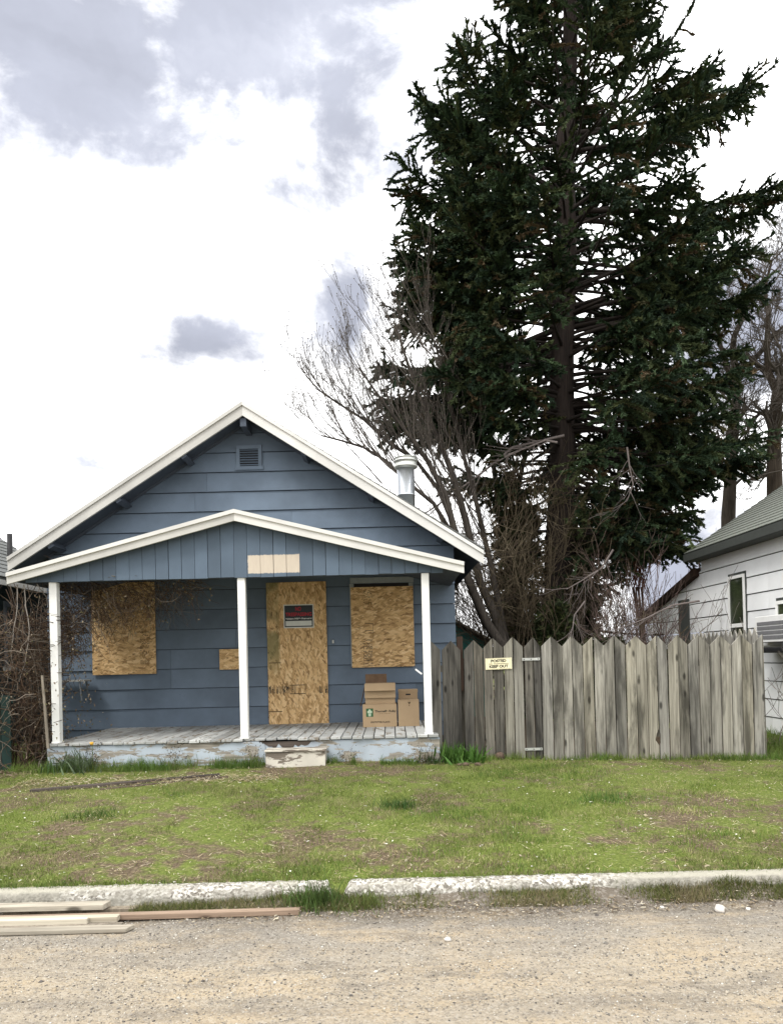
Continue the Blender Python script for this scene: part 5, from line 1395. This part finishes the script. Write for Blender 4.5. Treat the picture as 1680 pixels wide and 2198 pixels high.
for i, sp in enumerate(stems):
    Yj = YB1 + (i % 3 - 1) * .45
    pts = path_tube(bt_tr, sp, Yj, .105 if i < 2 else .075 if i < 3 else .05, .014, 8, .12)
    for p, d_, f in along(pts, 21, rr, .30):
        lean = Vector((rr.uniform(-1.0, .25), rr.uniform(-.8, .8), rr.uniform(.15, 1.0)))
        grow(bt_cr, p, (d_ * .7 + lean * .8), (1.9 - .9 * f) * rr.uniform(.65, 1.1), .022 * (1 - .6 * f), 3, rr, (5, 5, 3), .13, .16, .50, .62, .0029, start=.2, lvl=2, buds=buds)
bs = empty('bare_tree', (at(1105, 1385, 19.6).x, 19.6, .22), 'slender bare stems showing through gaps behind the spruce, left of its trunk', 'tree')
bs_t = Tubes(); bs_c = Tubes()
for sp in ([(1100, 1400), (1098, 1300), (1080, 1180), (1065, 1050), (1050, 930), (1045, 820), (1060, 720), (1075, 640)], [(1110, 1400), (1118, 1290), (1120, 1180), (1110, 1060), (1130, 950), (1150, 850), (1165, 760)], [(1120, 1400), (1300, 1150), (1330, 1000), (1350, 860)]):
    pts = path_tube(bs_t, sp, 19.6, .10, .03, 7, .2)
    for p, d_, f in along(pts, 14, rr, .35):
        grow(bs_c, p, d_ * .7 + Vector((rr.uniform(-1, 1), rr.uniform(-.8, .8), rr.uniform(.1, 1))) * .7, rr.uniform(1.0, 2.0), .03, 3, rr, (5, 4, 3), .12, .18, .55, .6, .005, start=.2, lvl=2)
bs_t.build('trunk', M['bark_grey'], bs, (at(1105, 1385, 19.6).x, 19.6, .22)); bs_c.build('branches', M['twig'], bs, (at(1105, 1385, 19.6).x, 19.6, .22))
# fans of upright twigs at the crown edge
for u, v in ((815, 590), (745, 650), (790, 640), (715, 720), (670, 825), (700, 800), (850, 600), (760, 700), (690, 900), (730, 760), (800, 700), (840, 660)):
    tip = at(u, v, YB1); base_ = tip + Vector((rr.uniform(.7, 1.3), rr.uniform(-.3, .3), rr.uniform(-1.9, -1.2)))
    grow(bt_cr, base_, tip - base_, (tip - base_).length, .013, 3, rr, (7, 5, 3), .05, .09, .42, .50, .0029, start=.2, lvl=2, buds=buds)
bt_tr.build('trunk', M['bark_grey'], bt, (b1.x, YB1, .22)); bt_cr.build('branches', M['twig'], bt, (b1.x, YB1, .22))
bv_ = np.array(buds); n = len(bv_)
V, Fc, C = instances(octv, octf, rot_mats(n, bv_ - np.array([b1.x, YB1, .22]), rng.random(n) * 6, rng.random(n), rng.random(n), np.full(n, .013), np.full(n, .013), np.full(n, .018)), np.tile(np.array([[.12, .10, .075]]), (n, 1)))
link('buds', np_mesh('buds', V, Fc, M['tint_leaf'], C), None, bt, (b1.x, YB1, .22))

# two old gnarled bare trees behind the white house
def gnarled(stems, Y, r0, label, seed, kids=11, extra=()):
    rr = random.Random(seed); p0 = at(*stems[0][0], Y)
    e = empty('bare_tree', (p0.x, Y, .22), label, 'tree'); tr = Tubes(); cr = Tubes()
    for i, sp in enumerate(stems):
        ra = r0 if i == 0 else r0 * .42
        if i == 0: sp = [(sp[0][0] - 4, 1400)] + sp
        pts = path_tube(tr, sp, Y, ra, ra * .38 if i == 0 else ra * .25, 9 if i == 0 else 7, .1 if i else 0)
        for p, d_, f in along(pts, kids if i else kids + 5, rr, .25 if i else .5):
            dd = d_ * .3 + Vector((rr.uniform(-1, 1), rr.uniform(-.8, .8), rr.uniform(-.3, .9)))
            grow(cr, p, dd, rr.uniform(.8, 1.7), ra * .20, 4, rr, (4, 4, 3, 3), .08, .42, .95, .60, .0065, start=.2, lvl=2)
    tr.build('trunk', M['bark_grey'], e, (p0.x, Y, .22)); cr.build('branches', M['twig'], e, (p0.x, Y, .22))
gnarled([[(1565, 1240), (1562, 1110), (1568, 1000), (1576, 890), (1584, 800)],
         [(1584, 805), (1570, 760), (1575, 720), (1590, 690), (1600, 660), (1625, 610), (1665, 580)],
         [(1584, 805), (1610, 780), (1640, 745), (1660, 720), (1690, 690)], [(1580, 830), (1560, 790), (1545, 740), (1540, 690)],
         [(1570, 960), (1530, 940), (1500, 960), (1470, 930)], [(1588, 800), (1600, 760), (1640, 800), (1660, 830)]], 23, .28, 'gnarled bare tree between the spruce and the white house roof', 8)
gnarled([[(1668, 1240), (1662, 1080), (1660, 950), (1666, 850), (1680, 790)],
         [(1672, 850), (1648, 800), (1645, 740), (1648, 680), (1640, 620), (1655, 560)],
         [(1690, 800), (1700, 720), (1705, 640), (1730, 560)], [(1662, 930), (1640, 880), (1615, 900), (1600, 930)], [(1662, 1000), (1640, 1020), (1610, 1030)]], 22, .31, 'gnarled bare tree rising directly above the white house roof at the right edge', 9)
# small bare tree far behind the left house
rr = random.Random(12); p0 = at(78, 1300, 34); e = empty('bare_tree', (p0.x, 34, .22), 'small far bare treetop above the dark house roof on the left', 'tree')
tr = Tubes(); cr = Tubes(); tr.add([Vector((p0.x, 34, .1)), Vector((p0.x, 34, 5.5))], [.14, .06], 8)
for i in range(9): grow(cr, Vector((p0.x, 34, 3.6 + i * .22)), Vector((rr.uniform(-1, 1), rr.uniform(-1, 1), 1.0)), rr.uniform(1.2, 2.0), .03, 3, rr, (4, 4, 3), .15, .25, .6, .6, .008, lvl=2)
tr.build('trunk', M['bark_grey'], e, (p0.x, 34, .22)); cr.build('branches', M['twig_grey'], e, (p0.x, 34, .22))

# bushes behind the fence
def bush(name, u, v, Y, label, seed, n, h, rx, tint, depth=3, kids=(4, 4, 3), r=.014, up=.1, spread=.6, minr=.0045, wob=.25, cat='bush'):
    rr = random.Random(seed); p = at(u, v, Y); g = .22; e = empty(name, (p.x, Y, g), label, cat); tb = Tubes()
    for i in range(n):
        b_ = Vector((p.x + rr.uniform(-rx, rx) * .5, Y + rr.uniform(-.5, .5), g))
        dd = Vector((rr.uniform(-rx, rx) * .6, rr.uniform(-.4, .4), h * .75))
        k = rr.uniform(.75, 1.25); tt = tuple(x * k for x in tint)
        grow(tb, b_, dd, h * rr.uniform(.6, 1.0), r, depth, rr, kids, up, wob, spread, .55, minr, tint=tt, lvl=1, start=.25)
    tb.build('stems', M['tint_twig'], e, (p.x, Y, g)); return e
bush('bare_bush', 1385, 1400, 15.6, 'pinkish grey bare bush behind the fence, left of the white house', 31, 22, 2.6, 1.35, (.16, .115, .10), 3, (5, 4, 3), .014)
bush('bare_bush', 1275, 1400, 16.2, 'brown bare bush behind the fence, just right of the spruce trunk', 32, 14, 2.4, .8, (.12, .095, .075), 3, (5, 4, 3), .013)
# red-stemmed whips
rr = random.Random(33); p = at(1385, 1400, 17.8); e = empty('red_stemmed_shrub', (p.x, 17.8, .22), 'upright shrub of rusty red whips above the bare bushes', 'shrub'); tb = Tubes()
c0 = at(1365, 1260, 17.8)
for i in range(8): tb.add([Vector((p.x + rr.uniform(-.2, .2), 17.8, .2)), Vector((c0.x + rr.uniform(-.15, .15), 17.8, c0.z))], [.03, .02], 5, (.10, .06, .045))
for i in range(95):
    tip = at(rr.uniform(1325, 1425), rr.uniform(1085, 1190), 17.8 + rr.uniform(-.5, .5)); b_ = c0 + Vector((rr.uniform(-.2, .2), rr.uniform(-.3, .3), rr.uniform(-.2, .5)))
    m_ = b_.lerp(tip, .5) + Vector((rr.uniform(-.12, .12), 0, .05)); k = rr.uniform(.7, 1.3)
    tb.add([b_, m_, tip], [.010, .008, .005], 3, (.21 * k, .085 * k, .055 * k))
    for j in range(4):
        f = rr.uniform(.4, .95); q = b_.lerp(tip, f); tb.add([q, q + Vector((rr.uniform(-.2, .2), rr.uniform(-.2, .2), rr.uniform(.1, .35)))], [.006, .004], 3, (.2 * k, .085 * k, .055 * k))
tb.build('stems', M['tint_twig'], e, (p.x, 17.8, .22))
# dense brownish thicket at the foot of the spruce, left of the trunk
bush('thicket', 1120, 1400, 16.3, 'dense olive brown thicket left of the spruce trunk', 34, 26, 4.4, 1.2, (.085, .068, .045), 3, (6, 5, 4), .014, .05, .95, .005, .4, 'bush')
bush('thicket', 1020, 1400, 17.6, 'sparser brown thicket behind the leaning stems by the blue house', 35, 14, 3.4, .9, (.105, .078, .058), 3, (5, 4, 3), .013, .06, .85, .005, .35, 'bush')
# evergreen shrubs: sprays hung on stems
def evergreen(u, v, Y, n, rx, h, label, seed, cols, zlow=.3):
    rr = random.Random(seed); p = at(u, v, Y); e = empty('evergreen_shrub', (p.x, Y, .22), label, 'shrub'); tb = Tubes(); P = []; D = []; Ls = []; Cc = []
    for i in range(n):
        a = rr.uniform(0, 6.28); f = rr.random() ** .6; hz = rr.random()
        rad_ = rx * f * (1 - .55 * hz) * rr.uniform(.7, 1.1)
        q = Vector((p.x + rad_ * math.cos(a), Y + rad_ * .7 * math.sin(a), zlow + h * hz))
        b_ = Vector((p.x + .2 * rad_ * math.cos(a), Y, zlow + h * hz * .75)); tb.add([Vector((p.x, Y, .2 + h * hz * .5)), b_, q], [.012, .008, .003], 3)
        for j in range(7):
            d_ = Vector((rr.uniform(-1, 1), rr.uniform(-1, 1), rr.uniform(-.6, .8))).normalized()
            P.append((q + d_ * .13)[:]); D.append(d_[:]); Ls.append(rr.uniform(.14, .26)); c = rr.choice(cols); k = rr.uniform(.7, 1.3); Cc.append(tuple(x * k for x in c))
    tb.build('stems', M['twig'], e, (p.x, Y, .22)); sprays(e, 'foliage', P, D, Ls, Cc, (p.x, Y, .22))
GA = [(.035, .050, .018), (.05, .06, .02), (.03, .04, .018)]
evergreen(1115, 1400, 17.2, 420, 1.05, 4.8, 'loose olive evergreen growth left of the spruce trunk behind the thicket', 45, GA + NB)
evergreen(1190, 1400, 15.9, 420, .62, 2.4, 'dark green shrub wrapped round the foot of the spruce trunk', 41, GA)
evergreen(1290, 1400, 15.4, 260, .9, 1.55, 'low dark evergreen shrub just above the fence, right of the spruce', 42, GA)
evergreen(1400, 1400, 15.2, 220, .9, 1.35, 'low olive evergreen shrub just above the fence, below the bare bushes', 43, GA + NB)
evergreen(1255, 1400, 16.8, 330, .55, 4.0, 'narrow green shrub climbing to the right of the spruce trunk', 44, GA)
# dead pale branches hanging in front of the spruce
def dead_branch(uvs, Y, r_, label, seed):
    rr = random.Random(seed); p0 = at(*uvs[0], Y); tb = Tubes(); pts = path_tube(tb, uvs, Y, r_, r_ * .35, 5)
    for p, d_, f in along(pts, 9, rr, .2): grow(tb, p, d_ + Vector((rr.uniform(-1, 1), 0, rr.uniform(-1, .6))), rr.uniform(.25, .7), r_ * .4, 1, rr, (3,), .0, .25, .7, .6, .004, lvl=3)
    o = tb.build('dead_branch', M['twig_grey'], None, tuple(p0)); tag(o, label, 'branch', 'dead pale branches')
dead_branch([(1315, 1180), (1290, 1220), (1250, 1245), (1215, 1265)], 15.0, .024, 'pale dead branch slanting across the spruce trunk above the fence', 1)
dead_branch([(1255, 1290), (1232, 1320), (1228, 1350), (1215, 1385)], 14.0, .016, 'pale thin dead branch hanging down to the fence top at the spruce', 2)
dead_branch([(1195, 950), (1170, 945), (1120, 965), (1090, 975)], 15.2, .03, 'broken pale branch stub left of the spruce trunk', 3)
dead_branch([(1345, 960), (1350, 1000), (1358, 1040), (1345, 1075)], 14.8, .022, 'pale dead branch hanging in the right side of the spruce', 4)
dead_branch([(1210, 935), (1100, 960), (1040, 1010), (960, 1070), (900, 1110)], 15.6, .035, 'long bare grey limb sloping down left towards the blue roof', 5)
dead_branch([(1500, 1290), (1440, 1300), (1380, 1330), (1320, 1352)], 14.2, .022, 'fallen grey branch lying along the fence top near the white house', 6)
# little bare sapling against the white wall
bush('sapling', 1545, 1400, 12.2, 'thin bare sapling against the white house wall behind the fence', 51, 4, 2.2, .6, (.20, .18, .165), 2, (5, 3), .007, .1, .6, .003, .2, 'sapling')
bush('sapling', 1668, 1560, 10.6, 'thin bare sapling at the right edge beyond the fence end', 52, 5, 1.5, .5, (.17, .15, .13), 2, (5, 4), .007, .1, .7, .003, .25, 'sapling')

# ------------------------------------------------------------------ vine tangle at the left of the porch
rr = random.Random(61); vx0, vx1 = at(28, 1500, 9.7).x, at(150, 1500, 9.7).x
vt = empty('vine_tangle', ((vx0 + vx1) / 2, 9.7, .36), 'brown tangle of bare vines climbing the left end of the porch', 'vine')
tb = Tubes(); lv_p = []; 
def walk(p, d_, n, seg, r_, wob, grav, tint, xmax=-.2):
    pts = [p.copy()]; dd = d_.normalized(); 
    for i in range(n):
        dd = (dd + Vector((rr.gauss(0, 1), rr.gauss(0, .7), rr.gauss(0, 1))) * wob + Vector((0, 0, grav))).normalized(); p = p + dd * seg
        p.y = min(max(p.y, 9.56 if p.x > -4.42 else 9.05), 11.2)
        if p.x > xmax * p.y: break
        pts.append(p.copy())
    if len(pts) > 1: tb.add(pts, [r_ * (1 - .6 * i / n) for i in range(len(pts))], 3, tint)
    return pts
BR = [(.085, .055, .036), (.065, .042, .03), (.12, .085, .058), (.045, .032, .024), (.18, .15, .12)]
for i in range(60):
    walk(Vector((rr.uniform(vx0, vx1 - .1), rr.uniform(9.3, 10.6), .3)), Vector((rr.uniform(-.2, .3), 0, 1)), 16, .16, rr.uniform(.006, .016), .16, .06, rr.choice(BR), -.442 + rr.uniform(-.02, .008))
for i in range(1900):
    hz = rr.random(); p = Vector((rr.uniform(vx0 - .05, vx1 + .15), rr.uniform(9.15, 10.8), .35 + 1.95 * hz ** .8))
    pts = walk(p, Vector((rr.uniform(-1, 1), rr.uniform(-.5, .5), rr.uniform(-.7, .7))), 6, rr.uniform(.05, .11), rr.uniform(.0025, .006), .5, -.05, rr.choice(BR), -.442 + rr.uniform(-.02, .012) + (.03 if p.z > 1.75 else 0))
    if rr.random() < .5: lv_p.append(rr.choice(pts)[:])
# runners along the porch beam, hanging over the left window
for i in range(760):
    f = rr.random() ** 1.4; p = at(118 + 290 * f, rr.uniform(1238, 1266 + 95 * (1 - f)), rr.uniform(9.5, 10.7))
    pts = walk(p, Vector((rr.uniform(-.3, 1), rr.uniform(-.3, .3), rr.uniform(-.6, .1))), 7, rr.uniform(.05, .10), rr.uniform(.0018, .0042), .38, -.10, rr.choice(BR))
    if rr.random() < .6: lv_p.append(rr.choice(pts)[:])
for i in range(120):
    p = at(rr.uniform(128, 185), rr.uniform(1250, 1390), rr.uniform(9.6, 11.0))
    pts = walk(p, Vector((rr.uniform(-.6, .6), rr.uniform(-.3, .3), rr.uniform(-1, .4))), 7, .07, rr.uniform(.002, .0045), .4, -.08, rr.choice(BR)); lv_p.append(pts[-1][:])
for u0 in (38, 52, 80): walk(at(u0, 1255, 9.35), Vector((.05, 0, -1)), 9, .14, .008, .10, -.1, (.30, .27, .24))
# two runners over the porch gable boards
walk(at(232, 1240, 9.30), Vector((.3, 0, 1)), 9, .05, .003, .35, .05, (.2, .17, .14)); walk(at(290, 1236, 9.3), Vector((.3, 0, .8)), 6, .05, .003, .35, .05, (.2, .17, .14))
walk(at(240, 1236, 9.30), Vector((1, 0, -.05)), 9, .07, .006, .12, -.01, (.28, .24, .18))
tb.build('stems', M['tint_twig'], vt, ((vx0 + vx1) / 2, 9.7, .36))
n = len(lv_p); P = np.array(lv_p) - np.array([(vx0 + vx1) / 2, 9.7, .36]); pal = np.array([(.16, .11, .06), (.22, .16, .10), (.10, .075, .045), (.12, .11, .04), (.33, .28, .2)])
V, Fc, C = instances([(-.5, -.3, 0), (.5, 0, .1), (-.5, .3, 0)], [(0, 1, 2)], rot_mats(n, P, rng.random(n) * 6, rng.random(n) * 6, rng.random(n) * 6, np.full(n, .035), np.full(n, .035), np.full(n, .035)), pal[rng.integers(0, 5, n)])
link('dead_leaves', np_mesh('dead_leaves', V, Fc, M['tint_leaf'], C), None, vt, ((vx0 + vx1) / 2, 9.7, .36))
# green fence stub at the left edge
gf = empty('green_fence', (at(8, 1600, 9.3).x, 9.3, .36), 'dark green board fence at the left edge before the vine tangle', 'fence')
M['green_board'] = paint_mat('dark_green_board_paint', 2, (.010, .026, .022), (.05, .045, .038), .25, .8, .4, .2, 6)
for i in range(7):
    x = at(14, 1600, 9.3).x - i * .125
    zt = at(10, 1495, 9.3).z + random.uniform(-.03, .03)
    box('board', x - .058, x + .058, 9.30, 9.318, .28, zt, M['green_board'], gf)
box('rail', at(30, 1600, 9.3).x - .85, at(30, 1600, 9.3).x, 9.32, 9.36, 1.2, 1.28, M['green_board'], gf)
